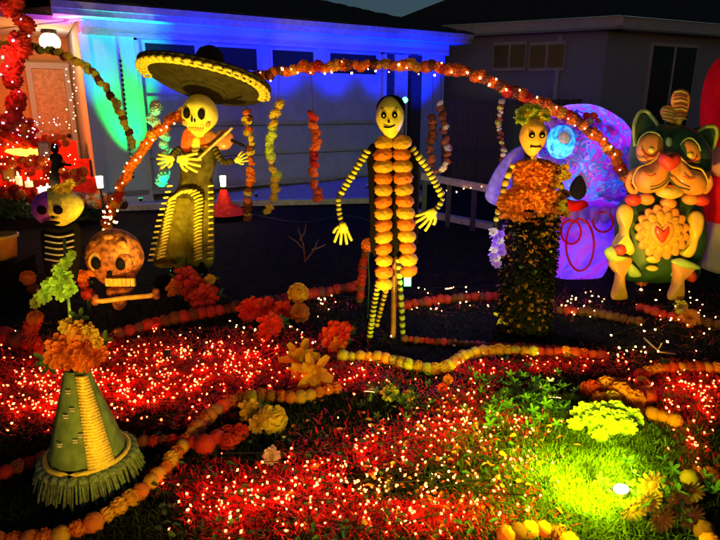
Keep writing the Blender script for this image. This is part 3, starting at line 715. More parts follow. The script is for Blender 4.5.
# rope braid along the brim edge as overlapping loops
for k in range(44):
    a = 2*math.pi*k/44; r = .485; z = rimz(a, r)-.012; tw = R(35)
    if k == 0:
        L = MB(); P = [(math.cos(t)*.052, math.sin(t)*.03, 0) for t in [2*math.pi*i/10 for i in range(11)]]; L.tube(P, .0125, 6, False); LOOP = L.mesh("braid_loop", "rope_yellow")
    if 20 < math.degrees(a) < 165: continue
    inst("braid_loop", LOOP, hat, (r*math.cos(a), r*.9*math.sin(a), z-.006), (0, 0, a+math.pi/2+tw))
h, rx, ry = skull_head(F, 200, 116, 17, 20, "mask_yellow", -.09, jaw=.7, rot=4)
for sx in (-1, 1): on_head(h, rx, ry, .4*sx-.08, .1, .2, .25, "black_paint", "eye_socket", .012, .0)
for sx in (-1, 1): on_head(h, rx, ry, .1*sx*.8-.08, -.16, .06, .12, "black_paint", "nose_hole", .008, .012)
for sx in (-1, 1): on_head(h, rx, ry, .6*sx, -.34, .17, .14, "dog_orange", "cheek", .01, .0)
for j, z in enumerate((-.42, -.6)):
    m = MB()
    for k in range(7): m.box(((-.36+k*.12)*rx, -rx*(.97-abs(k-3)*.03), z*ry), (.1*rx, .012, .14*ry))
    m.build("teeth", "mask_orange" if j else "mask_yellow", h, False)
ribbed(F, [(199, 132), (198, 146)], .03, "bone_yellow", "neck", -.03)
F.blob([(183, 142), (197, 137), (212, 142), (216, 160), (212, 180), (214, 202), (174, 202), (180, 182), (180, 160)], .08, .03, "jacket_cloth", "jacket")
F.blob([(184, 130), (194, 128), (196, 140), (190, 152), (181, 148)], .03, -.1, "scarf_red", "scarf")
F.blob([(200, 134), (212, 132), (214, 146), (202, 146)], .03, -.09, "scarf_red", "scarf")
F.blob([(193, 138), (200, 138), (199, 150), (192, 152)], .03, -.11, "mask_yellow", "shirt_front")
# violin
F.blob([(203, 138), (210, 131), (217, 133), (220, 130), (229, 130), (234, 138), (230, 148), (221, 150), (217, 146), (209, 148)], .035, -.13, "wood_brown", "violin")
F.line([(231, 140), (246, 147)], .012, -.15, "black_paint", "violin_neck")
F.line([(197, 160), (233, 127)], .011, -.2, "wood_tan", "bow")
ribbed(F, [(180, 148), (170, 158), (174, 164)], .034, "jacket_cloth", "upper_arm", .0, amp=.1)
ribbed(F, [(214, 148), (223, 162), (234, 160)], .03, "jacket_cloth", "upper_arm", -.02, amp=.1)
hand(F, 183, 160, 8, 20, "mask_yellow", -.17); hand(F, 170, 159, 170, 15, "mask_yellow", -.17, flip=-1); hand(F, 238, 160, -30, 12, "bone_yellow", -.1)
F.blob([(170, 197), (184, 194), (193, 197), (190, 225), (186, 266), (170, 268), (153, 263), (160, 230)], .08, .02, "olive_cloth", "trouser_leg")
F.blob([(190, 196), (203, 194), (213, 197), (214, 230), (213, 264), (199, 267), (186, 264), (187, 225)], .08, .035, "olive_cloth", "trouser_leg")
for nm, pts in (("braid", [(172, 200), (166, 230), (161, 258)]), ("braid", [(199, 200), (198, 232), (198, 262)]), ("waist_braid", [(173, 198), (183, 192), (193, 192), (200, 199)])):
    P = curve([F.p(x, y, -.1) for x, y in pts], .03); L = MB()
    for i, p in enumerate(P): L.tube([p+Vector((-.035, 0, -.014)), p+Vector((0, -.014, .006)), p+Vector((.035, 0, .014))], .011, 5)
    L.build(nm, "rope_yellow", F.root)
st0 = MB().box((0, 0, 0), (.045, .02, .014)).mesh("stud", "rope_yellow", False)
for pts in ([(170, 186), (159, 222), (150, 264)], [(211, 186), (211, 225), (210, 264)]):
    for p in curve([F.p(x, y, -.07) for x, y in pts], .052): inst("stud", st0, F.root, p, (0, R(-5), 0))
for px in (168, 206): F.blob([(px-12, 276), (px+6, 274), (px+9, 286), (px-12, 286)], .06, 0, "black_cloth", "boot")
F.line([(176, 260), (175, 282)], .04, .02, "black_cloth", "leg"); F.line([(203, 260), (203, 282)], .04, .02, "black_cloth", "leg")

# ---------------- lady skeleton with flower crown
F = Fig("lady_skeleton", "lady skeleton with lime flower crown, orange ruffled bodice and dark long skirt", "skeleton", 530, 332)
h, rx, ry = skull_head(F, 533, 137, 13, 18.5, "mask_orange", -.03, jaw=.7)
for sx in (-1, 1):
    on_head(h, rx, ry, .38*sx, .12, .24, .15, "black_paint", "eye_socket", .008, .004)
    on_head(h, rx, ry, .36*sx, .1, .1, .05, "mask_yellow", "eye", .01, .008)
on_head(h, rx, ry, 0, -.2, .07, .07, "black_paint", "nose_hole", .005, .0)
m = MB()
for k in range(8): m.box(((-.38+k*.11)*rx, -rx*(.96-abs(k-3.5)*.02), -.46*ry), (.02*rx, .012, .13*ry))
m.box((0, -rx*.95, -.46*ry), (.8*rx, .012, .03*ry)); m.build("teeth_lines", "black_paint", h, False)
for _ in range(22):
    k = rnd.choice(["petal_lime", "petal_lime", "petal_yellow"]); a = rnd.uniform(-1, 1)
    inst("crown_flower", rnd.choice(BL[k]), F.root, F.p(533+a*14, 119-(1-a*a)*4+rnd.uniform(-7, 4), -.03+rnd.uniform(-.05, .05)), (R(rnd.uniform(30, 90)), rnd.uniform(-.5, .5), 0), rnd.uniform(.03, .042))
F.line([(533, 150), (534, 166)], .022, -.01, "mask_orange", "neck")
F.blob([(516, 162), (533, 158), (552, 162), (555, 180), (548, 200), (516, 200), (512, 180)], .07, .04, "wood_brown", "torso")
def ruffle(F, x0, x1, y, n, k, size, off, name="ruffle", tilt=70):
    mb = MB(); 
    for i in range(n):
        t_ = i/(n-1); a = (t_-.5)*2.4; xx = (x0+x1)/2+(x1-x0)/2*math.sin(a)/math.sin(1.2)
        c = F.p(xx, y+rnd.uniform(-2.5, 2.5), off+.09-.09*math.cos(a))
        d = Vector((rnd.uniform(-.5, .5)+math.sin(a)*.5, -.7, -.75+rnd.uniform(-.2, .2))); petal(mb, c, d, Vector((math.sin(a), -1, .5)), size*rnd.uniform(.7, 1.2), size*1.0, .35)
    return mb.build(name, k, F.root, False)
for j, (x0, x1, y) in enumerate([(518, 549, 163), (517, 550, 168), (518, 549, 173), (520, 547, 178), (521, 546, 183), (513, 551, 189), (506, 550, 194), (503, 551, 199), (503, 552, 204), (505, 552, 210)]):
    ruffle(F, x0, x1, y, 16, "marigold_orange", .055 if j < 5 else .068, -.06 - (.02 if j > 4 else 0))
for _ in range(26):
    y = rnd.uniform(166, 214); inst("flower", rnd.choice(BL[rnd.choice(["marigold_gold", "marigold_brown", "petal_yellow"])]), F.root, F.p(558+rnd.uniform(-8, 8), y, -.02+rnd.uniform(-.05, .03)), (R(rnd.uniform(40, 90)), rnd.uniform(-.5, .5), 0), rnd.uniform(.025, .038))
# skirt: cone of cloth with rows of small leaves and dark petals
sk = MB(); T = F.p(532, 208, .04); P = [(F.w(19), T.z), (F.w(21), T.z*.8), (F.w(19), T.z*.5), (F.w(20), T.z*.25), (F.w(23), .01)]
sk.lathe(P, (T.x, T.y, 0), 26).build("skirt", "black_cloth", F.root)
for kk, cnt, zr in (("marigold_brown", 200, (0.03, 1)), ("black_cloth", 1500, (.02, .97)), ("leaf", 30, (0.5, 1)), ("marigold_orange", 90, (.62, 1)), ("petal_yellow", 40, (.7, 1))):
    mb = MB()
    for _ in range(cnt):
        f_ = rnd.uniform(*zr); a = rnd.uniform(math.pi, 2*math.pi); r = F.w(20+(1-f_)*2)+rnd.uniform(0, .03)
        c = Vector((T.x+math.cos(a)*r, T.y+math.sin(a)*r, T.z*f_)); d = Vector((math.cos(a)+rnd.uniform(-.8, .8), math.sin(a), rnd.uniform(-1.2, .2)))
        petal(mb, c, d, Vector((math.cos(a), math.sin(a), .6)), rnd.uniform(.03, .055), .03, .3)
    mb.build("skirt_trim", kk, F.root, False, "stuff")
ribbed(F, [(513, 164), (505, 183), (501, 204)], .022, "mask_orange", "upper_arm", -.02, pitch=.055)
ribbed(F, [(501, 204), (497, 214), (495, 228)], .019, "bone_yellow", "forearm", -.04, pitch=.045)
hand(F, 495, 231, 90, 10, "petal_purple", -.04)
ribbed(F, [(552, 164), (562, 190), (566, 214)], .022, "mask_orange", "upper_arm", .02, pitch=.05)
F.blob([(524, 148), (512, 150), (500, 163), (491, 178), (485, 196), (494, 205), (514, 206), (520, 180)], .04, .1, "purple_gauze", "shawl")
gp_ = thing("purple_corsage", "string of purple and lilac flowers dangling under the lady skeleton's hand", "flowers", F.b+F.p(497, 230, -.06))
for k in range(12):
    c = F.p(497+rnd.uniform(-5, 5), 232+k*2.9, -.07)-F.p(497, 230, -.06); inst("flower", rnd.choice(BL["petal_purple" if k % 3 else "petal_cream"]), gp_, c, (R(80), rnd.uniform(-.4, .4), 0), .032)
lamp('POINT', F.b+F.p(494, 246, -.22), 1.6, (.35, .2, 1), .02, name="corsage_light")
lamp('POINT', F.b+F.p(503, 190, .3), 26, (.3, .22, 1), .03, name="shawl_light")  # shawl lamp has no fixture, added so the gauze glows lilac

# ---------------- big colourful inflatable skull
F = Fig("inflatable_skull", "big inflatable skull glowing purple, blue and pink behind the lady skeleton", "inflatable skull", base=Vector((gnd(578, 287).x, 5.22, 0)))
F.blob([(545, 118), (562, 107), (585, 104), (605, 110), (622, 124), (632, 148), (634, 172), (630, 198), (612, 206), (590, 200), (560, 208), (545, 200), (538, 170), (538, 140)], .42, 0, "inflatable_swirl", "cranium", k=5)
F.blob([(548, 200), (575, 192), (600, 190), (626, 196), (628, 212), (618, 236), (606, 252), (603, 268), (592, 281), (570, 284), (552, 282), (549, 262), (556, 240), (550, 222)], .28, -.02, "inflatable_jaw", "jaw", k=5)
fo = -.34
e1 = F.oval(561, 142, 14, 17, .05, fo, "inflatable_eye", "eye_socket", n=26, rot=15); e2 = F.oval(612, 174, 11, 15, .05, fo+.08, "inflatable_eye", "eye_socket", n=26, rot=15)
for c_, o_, e in (((561, 142), fo-.04, e1), ((612, 174), fo+.04, e2)):
    a = F.oval(c_[0]+3, c_[1]-4, 6, 6, .03, o_, "petal_cream", "eye_spot", e)
for c_, n_ in (((561, 142), 12), ((612, 174), 11)):
    for k in range(n_):
        a = 2*math.pi*k/n_; F.oval(c_[0]+19*math.cos(a), c_[1]+22*math.sin(a), 6, 6, .025, fo+(.02 if c_[0] < 600 else .09), ("petal_purple", "inflatable_swirl")[k % 2], "eye_petal", n=10)
    lamp('POINT', F.b+F.p(c_[0], c_[1], fo if c_[0] < 600 else fo+.08), 1.4, (.1, .7, 1), .02, name="eye_light")
for x, y, rr_, k in ((590, 122, 9, "petal_scarlet"), (606, 132, 6, "petal_purple"), (574, 116, 5, "inflatable_eye"), (622, 150, 5, "petal_scarlet"), (590, 160, 7, "marigold_orange")):
    F.oval(x, y, rr_*.45, rr_*.45, .03, fo+.03, "petal_cream", "flower_centre", n=10)
    for q_ in range(6): F.oval(x+rr_*.8*math.cos(q_*1.047), y+rr_*.8*math.sin(q_*1.047), rr_*.42, rr_*.42, .02, fo+.05, k, "flower_petal", n=10)
F.blob([(580, 170), (586, 178), (585, 194), (578, 200), (570, 194), (572, 182)], .05, fo-.0, "black_paint", "nose_hole")
F.blob([(545, 202), (558, 196), (572, 200), (584, 200), (588, 206), (578, 212), (560, 214)], .06, -.27, "red_nylon", "lip")
for cx, cy, rx_, ry_ in ((580, 245, 14, 26), (571, 232, 10, 12), (603, 222, 10, 10)):
    P = [F.p(cx+rx_*math.cos(2*math.pi*i/22), cy+ry_*math.sin(2*math.pi*i/22), -.31) for i in range(23)]
    MB().tube(P, .009, 6, False).build("scroll_piping", "red_nylon", F.root)
for k in range(6):
    F.blob([(556+k*11, 208), (566+k*11, 207), (565+k*11, 222), (557+k*11, 222)], .04, -.28, "inflatable_jaw", "tooth", k=3)
for (x, y), c, e in (((570, 130), (.5, .25, 1), 8), ((610, 150), (.8, .15, .8), 7), ((590, 190), (.5, .15, 1), 4), ((578, 250), (.5, .2, 1), 5), ((556, 160), (.1, .6, 1), 8)):
    lamp('POINT', F.b+F.p(x, y, .05), e, c, .05, name="inner_light")

# ---------------- dog
F = Fig("dog_statue", "green and orange painted bone dog figure sitting at right with a butterfly on its head", "dog figure", 655, 300)
F.blob([(632, 196), (655, 190), (685, 192), (700, 205), (704, 235), (698, 262), (690, 280), (625, 280), (618, 262), (616, 230), (620, 206)], .2, .1, "dog_green", "body", k=4)
hd = F.blob([(636, 140), (648, 128), (665, 124), (690, 128), (704, 142), (709, 160), (704, 178), (690, 190), (650, 190), (634, 178), (631, 158)], .2, .02, "dog_green", "head")
for pts, rim in (([(633, 150), (633, 128), (638, 114), (646, 112), (654, 120), (660, 130)], [(635, 146), (634, 126), (639, 113), (646, 111), (652, 117), (658, 125)]),
                 ([(690, 132), (704, 127), (714, 126), (718, 132), (714, 146), (706, 158)], [(696, 133), (706, 127), (715, 127), (717, 135), (713, 148), (707, 156)])):
    e = F.blob(pts, .04, .03, "dog_green", "ear"); F.line(rim, .014, -.01, "dog_lime", "ear_rim", e)
for cx, cy, rx_, ry_, ro in ((650, 149, 13, 16, 25), (689, 154, 11, 15, -20)):
    e = F.oval(cx, cy, rx_, ry_, .05, -.13, "dog_orange", "eye_patch", hd, rot=ro)
    F.line([(cx-8, cy+1), (cx-3, cy+7), (cx+5, cy+7), (cx+8, cy+2)], .006, -.185, "dog_red", "eyelid", hd)
    F.line([(cx-5, cy+5), (cx-7, cy+8)], .004, -.185, "black_paint", "eyelash", hd)
    F.oval(cx+1, cy+1, 3.2, 3.2, .02, -.175, "mask_yellow", "eye", hd)
F.oval(669, 142, 3, 5, .02, -.185, "dog_lime", "forehead_gem", hd)
mz = F.blob([(664, 152), (676, 152), (684, 164), (688, 176), (680, 184), (669, 178), (657, 184), (648, 176), (652, 164)], .1, -.14, "dog_orange", "muzzle")
F.blob([(662, 158), (650, 166), (638, 170), (634, 182), (640, 192), (654, 192), (666, 184), (669, 172)], .09, -.17, "dog_orange", "muzzle_lobe", mz)
F.blob([(676, 158), (688, 168), (700, 172), (706, 184), (700, 194), (686, 194), (674, 186), (669, 172)], .09, -.17, "dog_orange", "muzzle_lobe", mz)
F.blob([(669, 171), (659, 162), (661, 153), (669, 155), (677, 153), (680, 162)], .05, -.27, "dog_red", "nose", mz)
F.line([(669, 168), (669, 178), (662, 186), (650, 190)], .006, -.27, "dog_green", "mouth_line", mz); F.line([(669, 178), (677, 186), (690, 190)], .006, -.27, "dog_green", "mouth_line", mz)
F.blob([(660, 186), (678, 186), (682, 194), (670, 199), (657, 195)], .07, -.17, "dog_yellow", "chin")
for sx, cx in ((-1, 634), (1, 704)):
    F.line([(cx-6*sx, 168), (cx+3*sx, 174), (cx+6*sx, 184), (cx+1*sx, 192), (cx-4*sx, 188)], .022, -.1, "dog_orange", "cheek_scroll")
for cx, cy in ((633, 200), (646, 199), (690, 199), (701, 200), (668, 203)): F.oval(cx, cy, 8, 6, .05, -.1, "dog_red" if cx in (633, 701) else "dog_orange", "collar_petal")
for pts in ([(637, 146), (640, 138), (648, 132), (658, 134), (663, 141)], [(679, 147), (684, 140), (691, 138), (698, 144), (701, 152)]): F.line(pts, .006, -.16, "dog_lime", "brow_line", hd)
for pts in ([(660, 155), (650, 163), (638, 168), (633, 180), (637, 190)], [(679, 156), (690, 166), (702, 170), (708, 183), (703, 192)]): F.line(pts, .007, -.215, "dog_yellow", "muzzle_line", mz)
for pts in ([(644, 172), (650, 176), (656, 174)], [(684, 176), (690, 179), (696, 177)]): F.line(pts, .004, -.27, "dog_red", "whisker_dots", mz)
# scalloped chest medallion with heart
for r0, n, mm, of in ((25, 16, "dog_orange", -.13), (19, 13, "marigold_gold", -.155)):
    pts = [(662+(r0-1+4*abs(math.sin(i/8*math.pi)))*math.cos(2*math.pi*i/(8*n)), 232+(r0-1+4*abs(math.sin(i/8*math.pi)))*math.sin(2*math.pi*i/(8*n))) for i in range(8*n)]
    F.blob(pts, .03, of, mm, "chest_medallion", k=1)
F.blob([(662, 247), (651, 236), (651, 225), (657, 222), (662, 227), (667, 222), (673, 225), (673, 236)], .02, -.18, "dog_orange", "heart_rim")
F.blob([(662, 243), (655, 233), (656, 226), (662, 231), (668, 226), (669, 233)], .025, -.195, "dog_red", "heart")
F.oval(653, 259, 7, 4, .03, -.1, "dog_yellow", "belly_spot"); F.oval(652, 268, 6, 3, .03, -.1, "dog_yellow", "belly_spot")
F.blob([(628, 262), (637, 268), (641, 276), (629, 276)], .03, -.1, "dog_lime", "belly_mark"); F.blob([(671, 276), (676, 268), (684, 276)], .03, -.1, "dog_lime", "belly_mark")
def bone(pts, m, name, off): F.blob(pts, .06, off, m, name, k=4)
bone([(619, 207), (625, 204), (632, 208), (632, 216), (628, 226), (629, 240), (634, 250), (630, 255), (622, 252), (614, 254), (611, 248), (619, 238), (620, 224), (617, 214)], "dog_yellow", "front_leg", -.1)
bone([(612, 256), (630, 257), (630, 262), (624, 272), (625, 292), (626, 299), (612, 299), (614, 290), (616, 272), (609, 266)], "dog_orange", "lower_leg", -.1)
bone([(691, 213), (698, 211), (703, 216), (702, 228), (697, 240), (693, 254), (686, 258), (680, 254), (686, 246), (689, 232), (688, 222)], "dog_yellow", "front_leg", -.1)
bone([(674, 262), (692, 262), (696, 266), (684, 272), (680, 286), (682, 299), (668, 299), (672, 286), (673, 272)], "dog_orange", "lower_leg", -.12)
F.oval(620, 250, 6, 5, .04, -.16, "dog_red", "knee"); F.oval(691, 276, 5, 6, .05, -.08, "dog_red", "knee"); F.blob([(671, 262), (680, 258), (696, 264), (700, 269), (684, 268)], .03, -.16, "dog_lime", "knee_band"); F.blob([(604, 252), (612, 246), (618, 256), (630, 258), (612, 262)], .03, -.15, "dog_lime", "knee_band")
# butterfly standing on the head
BF = thing("butterfly_ornament", "orange striped butterfly ornament perched on the dog's head", "butterfly", F.b+F.p(678, 126, .02))
def bfp(x, y, o): return F.p(x, y, o)-F.p(678, 126, .02)
for pts in ([(676, 124), (664, 120), (660, 112), (664, 106), (672, 106), (678, 114)], [(678, 122), (672, 110), (671, 98), (676, 90), (686, 90), (690, 98), (688, 110), (684, 120)]):
    MB().puff(smooth_loop([bfp(x, y, 0) for x, y in pts], 4), .02).build("wing", "dog_orange", BF)
for k in range(7):
    MB().tube([bfp(674, 92+k*4.4, -.024), bfp(681, 91+k*4.4, -.03), bfp(687, 93+k*4.4, -.022)], .006, 5).build("stripe", "wood_brown" if k % 2 else "mask_yellow", BF)
for k in range(4):
    MB().tube([bfp(663, 109+k*3.4, -.022), bfp(670, 110+k*3.4, -.026), bfp(675, 113+k*3, -.022)], .006, 5).build("stripe", "mask_yellow", BF)
MB().tube([bfp(678, 126, 0), bfp(680, 118, -.01)], .02, 8).build("stand", "mask_yellow", BF)

# ---------------- red inflatable at the right edge
F = Fig("inflatable_figure", "large red inflatable figure with pale base cut by the right edge", "inflatable", base=Vector((gnd(740, 262).x, 5.0, 0)))
F.blob([(716, 66), (735, 50), (765, 50), (785, 90), (790, 140), (770, 160), (725, 160), (708, 140), (707, 100)], .3, 0, "red_nylon", "hood")
F.blob([(702, 152), (715, 146), (760, 150), (775, 165), (760, 176), (712, 176), (701, 168)], .2, -.15, "peach_nylon", "arm")
F.blob([(700, 178), (715, 166), (780, 166), (795, 200), (780, 222), (706, 222), (698, 202)], .35, 0, "red_nylon", "body")
F.blob([(699, 216), (780, 216), (792, 250), (780, 272), (712, 272), (700, 255)], .3, .03, "pale_nylon", "base")
lamp('POINT', F.b+F.p(745, 110, 0), 2.2, (1, .06, .05), .05, name="inner_light"); lamp('POINT', F.b+F.p(745, 195, 0), 2.5, (1, .06, .05), .05, name="inner_light")

# ================================================================== LEFT GROUP
# carved orange skull
F = Fig("carved_skull", "ornate orange skull lantern with yellow teeth, left of the musician", "skull", 120, 309)
h, rx, ry = skull_head(F, 115, 258, 29, 31, "clay_orange", .0, depth=.19, jaw=.78, rot=4)
for sx, xx in ((-1, -.3), (1, .5)):
    on_head(h, rx, ry, xx, .0, .36, .38, "clay_yellow" if sx < 0 else "clay_orange", "eye_rim", .03, -.06)
    on_head(h, rx, ry, xx, .0, .17, .2, "black_paint", "eye_socket", .015, -.02)
on_head(h, rx, ry, .14, -.3, .1, .12, "black_paint", "nose_hole", .01, -.02)
for cx, cz, r_ in ((-.45, .55, .2), (.45, .6, .22), (0, .8, .2), (-.7, .1, .14), (.75, .15, .12)): on_head(h, rx, ry, cx, cz, r_, r_*.7, "clay_orange", "carved_flower", .03, -.05)
for cx in (-.6, .62): on_head(h, rx, ry, cx, -.42, .24, .14, "marigold_orange", "cheek", .03, -.05)
m = MB()
for k in range(7): m.box(F.p(108+k*4.2, 282, -.2), (F.w(3.7), .03, F.w(8)))
m.build("teeth", "clay_yellow", F.root, False)
F.blob([(108, 288), (132, 288), (128, 296), (124, 308), (116, 308), (112, 298)], .08, -.06, "clay_orange", "jaw")
bn = thing("bone_prop", "yellow bone lying under the orange skull", "bone", at(95, 301, 4.0))
P = [at(x, y, 4.0)-at(95, 301, 4.0) for x, y in ((95, 300), (103, 301), (125, 298), (148, 296), (156, 294))]
MB().tube(curve(P, .015), .02, 8).build("shaft", "clay_yellow", bn)
for p in (P[0], P[-1]):
    for dz in (.018, -.018): MB().ball(p+Vector((0, 0, dz)), .028, 10, 7).build("knuckle", "clay_orange", bn)
bouquet("red and orange flowers tucked at the orange skull's left side", [(82, 276, 4.1, .05, "marigold_orange", MG), (88, 294, 4.1, .05, "marigold_red", MG), (84, 284, 4.15, .04, "marigold_red", MG)], leaves=1)
light_string("cluster of fairy lights on the flowers above the orange skull", [at(108+rnd.uniform(-6, 10), 214+rnd.uniform(-4, 10), 4.85) for _ in range(16)], .009, "bulb_warm")

# small skeleton with purple and yellow face
F = Fig("small_skeleton", "small skeleton with half purple half yellow face and curly yellow hair", "skeleton", base=Vector((gnd(64, 330).x-.0, 4.0, 0)))
h, rx, ry = skull_head(F, 61, 207, 21, 19, "bone_yellow", 0, jaw=.75)
MB().ball((-.42*rx, -.2*rx, 0), (rx*.72, rx*1.0, ry*.9), 18, 12).build("purple_half", "purple_paint", h)
for sx in (-1, 1): on_head(h, rx, ry, .36*sx+.06, .05, .22, .24, "black_paint", "eye_socket", .02, .03)
on_head(h, rx, ry, .06, -.3, .1, .1, "black_paint", "nose_hole", .012, .0)
on_head(h, rx, ry, .06, -.6, .42, .12, "black_paint", "grin", .012, .05)
for k in range(9): inst("hair_curl", rnd.choice(BL["petal_yellow"]), F.root, F.p(56+rnd.uniform(-5, 15), 190+rnd.uniform(-7, 6), -.03+rnd.uniform(-.04, .04)), (R(70), rnd.uniform(-.5, .5), 0), .04)
F.line([(63, 222), (64, 300), (64, 345)], .02, .03, "black_paint", "spine")
for k in range(6): F.line([(45, 229+k*6), (60, 231+k*6), (75, 228+k*6)], .007, -.06, "petal_cream" if k else "black_paint", "rib")
F.blob([(44, 224), (78, 224), (80, 262), (70, 300), (54, 300), (44, 262)], .05, .0, "black_cloth", "chest")
# lime ruffle sleeve
t = thing("lime_ruffle", "bright lime green ruffled flowers below the purple faced skeleton", "flowers", Vector((at(60, 285, 3.3).x, 3.3, 0)))
for x, y, r in ((72, 255, .03), (66, 263, .035), (60, 270, .04), (66, 277, .05), (58, 285, .06), (50, 287, .05), (44, 296, .045), (36, 303, .035), (70, 288, .045), (62, 294, .04)):
    c = at(x, y, 3.3)-t.location; inst("flower", rnd.choice(BL["petal_lime"]), t, c, (R(75), rnd.uniform(-.6, .6), 0), r*1.15)
MB().tube([(0, .04, 0), (.02, .04, .45), (.05, .03, .75)], .01, 6).build("stem", "leaf", t)
flood("lime floodlight hidden behind the green cone doll", Vector((-1.55, 2.75, 0)), Vector((-1.72, 3.3, .55)), 26, (.55, 1, .12), "bulb_green", 60, .03, .8)
# cone doll: green fringed skirt topped by marigolds
cb = gnd(92, 488); F = Fig("skirt_doll", "green cone skirt with yellow braid and fringed hem under orange flowers", "doll", 92, 479)
ct = F.p(76, 368, 0); cz0 = F.p(100, 450, 0).z
ax = Vector((ct.x, 0, ct.z)); 
def cone_pt(f_, a, rr): c = ax*f_+Vector((0, 0, cz0))*(1-f_)*1.0; c = Vector((ax.x*f_, 0, cz0+(ct.z-cz0)*f_)); return c+Vector((math.cos(a)*rr, math.sin(a)*rr, 0))
def rad(f_): return F.w(40)*(1-f_)+F.w(12)*f_
mb = MB(); nA = 40
for f_ in np.linspace(0, 1, 14):
    for k in range(nA): a = 2*math.pi*k/nA; mb.v.append(tuple(cone_pt(f_, a, rad(f_)*(1+.02*math.sin(k*2.5)*(1-f_)))))
for j in range(13):
    for k in range(nA): a = j*nA+k; b = j*nA+(k+1) % nA; mb.f.append((a, b, b+nA, a+nA))
mb.build("skirt", "skirt_green", F.root)
a_s = R(-46)
for j in range(30):
    f_ = .02+j*.96/30; ctr = cone_pt(f_, a_s, rad(f_)+.008); sd = Vector((-math.sin(a_s), math.cos(a_s), 0)); wv = rad(f_)*.30+.008
    MB().tube([ctr-sd*wv+Vector((0, 0, .006)), ctr+Vector((.006, -.01, 0)), ctr+sd*wv-Vector((0, 0, .004))], [.006, .0085, .006], 6).build("braid_strand", "rope_yellow", F.root)
for f_, a in ((.25, -110), (.3, -80), (.55, -100), (.62, -84), (.8, -95), (.35, -70)):
    o = MB().box((0, 0, 0), (.018, .006, .005)).box((0, 0, .01), (.018, .006, .005)).build("stud", "petal_cream", F.root, False); o.location = cone_pt(f_, R(a), rad(f_)+.004)
mb = MB(); P = [cone_pt(-.02, 2*math.pi*k/40, rad(0)+.012) for k in range(41)]; mb.tube(P, .011, 6, False).build("hem_cord", "rope_yellow", F.root)
rs = MB()
for k in range(30):
    a = 2*math.pi*k/30; p = cone_pt(-.03, a, rad(0)+.03); rs.ball(p+Vector((0, 0, -.015)), (.022, .022, .018), 7, 5)
rs.build("hem_ruffle", "fringe_green", F.root, False)
fg = MB()
for k in range(240):
    a = 2*math.pi*k/240; r = rad(0)+.02+rnd.uniform(-.006, .012); p = cone_pt(-.03, a, r); q = cone_pt(-.03, a+rnd.uniform(-.04, .04), r+.03+rnd.uniform(-.01, .012)); q.z = rnd.uniform(.0, .05)
    fg.tube([p, q], .0045, 4)
fg.build("fringe", "fringe_green", F.root, False, "stuff")
dY = F.b.y
t = thing("marigold_topper", "big orange flowers with yellow tuft crowning the green cone doll", "flowers", F.b+ct)
for x, y, r, k in ((62, 348, .066, "marigold_orange"), (84, 344, .07, "marigold_orange"), (95, 354, .055, "marigold_orange"), (72, 358, .06, "marigold_orange"), (58, 356, .05, "marigold_orange"), (84, 360, .05, "marigold_orange"), (78, 330, .045, "marigold_gold"), (90, 332, .04, "petal_yellow"), (68, 326, .035, "petal_yellow"), (97, 342, .03, "petal_yellow")):
    c = at(x, y, dY-.03)-t.location; inst("flower", rnd.choice(BL[k]), t, c, (R(rnd.uniform(55, 85)), rnd.uniform(-.4, .4), 0), r)
for x, y in ((44, 358), (48, 366), (80, 318), (104, 340)): inst("leaf", LEAF, t, at(x, y, dY)-t.location, (1.2, 0, rnd.random()), .045)
garland("loose red orange flower cluster behind the green cone doll", [at(36, 318, 2.75), at(30, 330, 2.75), at(36, 345, 2.75)], .04, ["marigold_red", "marigold_orange"], "flower_cluster", 1.2)
# far left odds
t = thing("orange_bucket", "orange bucket with yellow rim half out of frame at left", "bucket", Vector((at(3, 250, 4.4).x, 4.4, at(3, 256, 4.4).z)))
MB().lathe([(0, -.02), (.09, -.02), (.115, .16), (.12, .17), (.105, .17), (.08, 0)], n=18).build("pail", "dog_orange", t)
MB().lathe([(.118, .15), (.13, .155), (.13, .175), (.118, .18)], n=18).build("rim", "dog_yellow", t)
MB().box((0, 0, -.4), (.35, .25, .76)).build("plinth", "black_cloth", t, False)
bouquet("orange flower pair low at the left edge below the bucket", [(28, 278, 4.2, .06, "marigold_orange", MG), (33, 288, 4.2, .045, "marigold_brown", MG)], leaves=2)

# ================================================================== GROUND GARLANDS
def gg(label, pts, r, mats, wt=None, z=None, sp=1.5):
    r *= 1.12
    P = [gnd(x, y, (z if z is not None else r*.8)) for x, y in pts]
    return garland(label, P, r, mats, "ground_garland", sp, "marigold garlands laid on the lawn", wt, .1)
O, G_, RD, BR = "marigold_orange", "marigold_gold", "marigold_red", "marigold_brown"
gg("thick orange garland curving from the bottom left corner past the cone doll", [(-30, 538), (30, 540), (78, 530), (112, 512), (150, 483), (176, 455), (200, 425), (232, 402), (262, 396), (300, 397), (342, 386)], .032, [O, G_], (2, 1.2))
gg("golden yellow garland winding right from the central skeleton's feet", [(343, 356), (380, 358), (415, 366), (442, 368), (470, 354), (500, 350), (540, 352)], .032, [G_, "petal_yellow"], (3, 1))
gg("red orange garland ending under the lady skeleton's right", [(540, 352), (575, 353), (604, 356)], .032, [O, RD], (1, 2))
gg("thin dark red garland behind the golden one", [(405, 339), (440, 342), (480, 345), (530, 347), (570, 350)], .022, [RD, BR])
gg("dark red garland running from the left edge behind the cone doll", [(-20, 482), (40, 460), (90, 446), (140, 441), (190, 442), (236, 440)], .028, [RD, BR], (2, 1))
gg("bright red garland lump right of the dark red one", [(205, 445), (222, 436), (240, 430)], .038, [RD, O], (2, 1))
gg("long red garland running behind the red light bed", [(120, 334), (160, 322), (200, 314), (250, 305), (300, 296), (358, 286)], .04, [RD, BR], (2, 1))
gg("dark red garland at far left middle", [(-30, 326), (10, 338), (50, 352)], .05, [RD, BR])
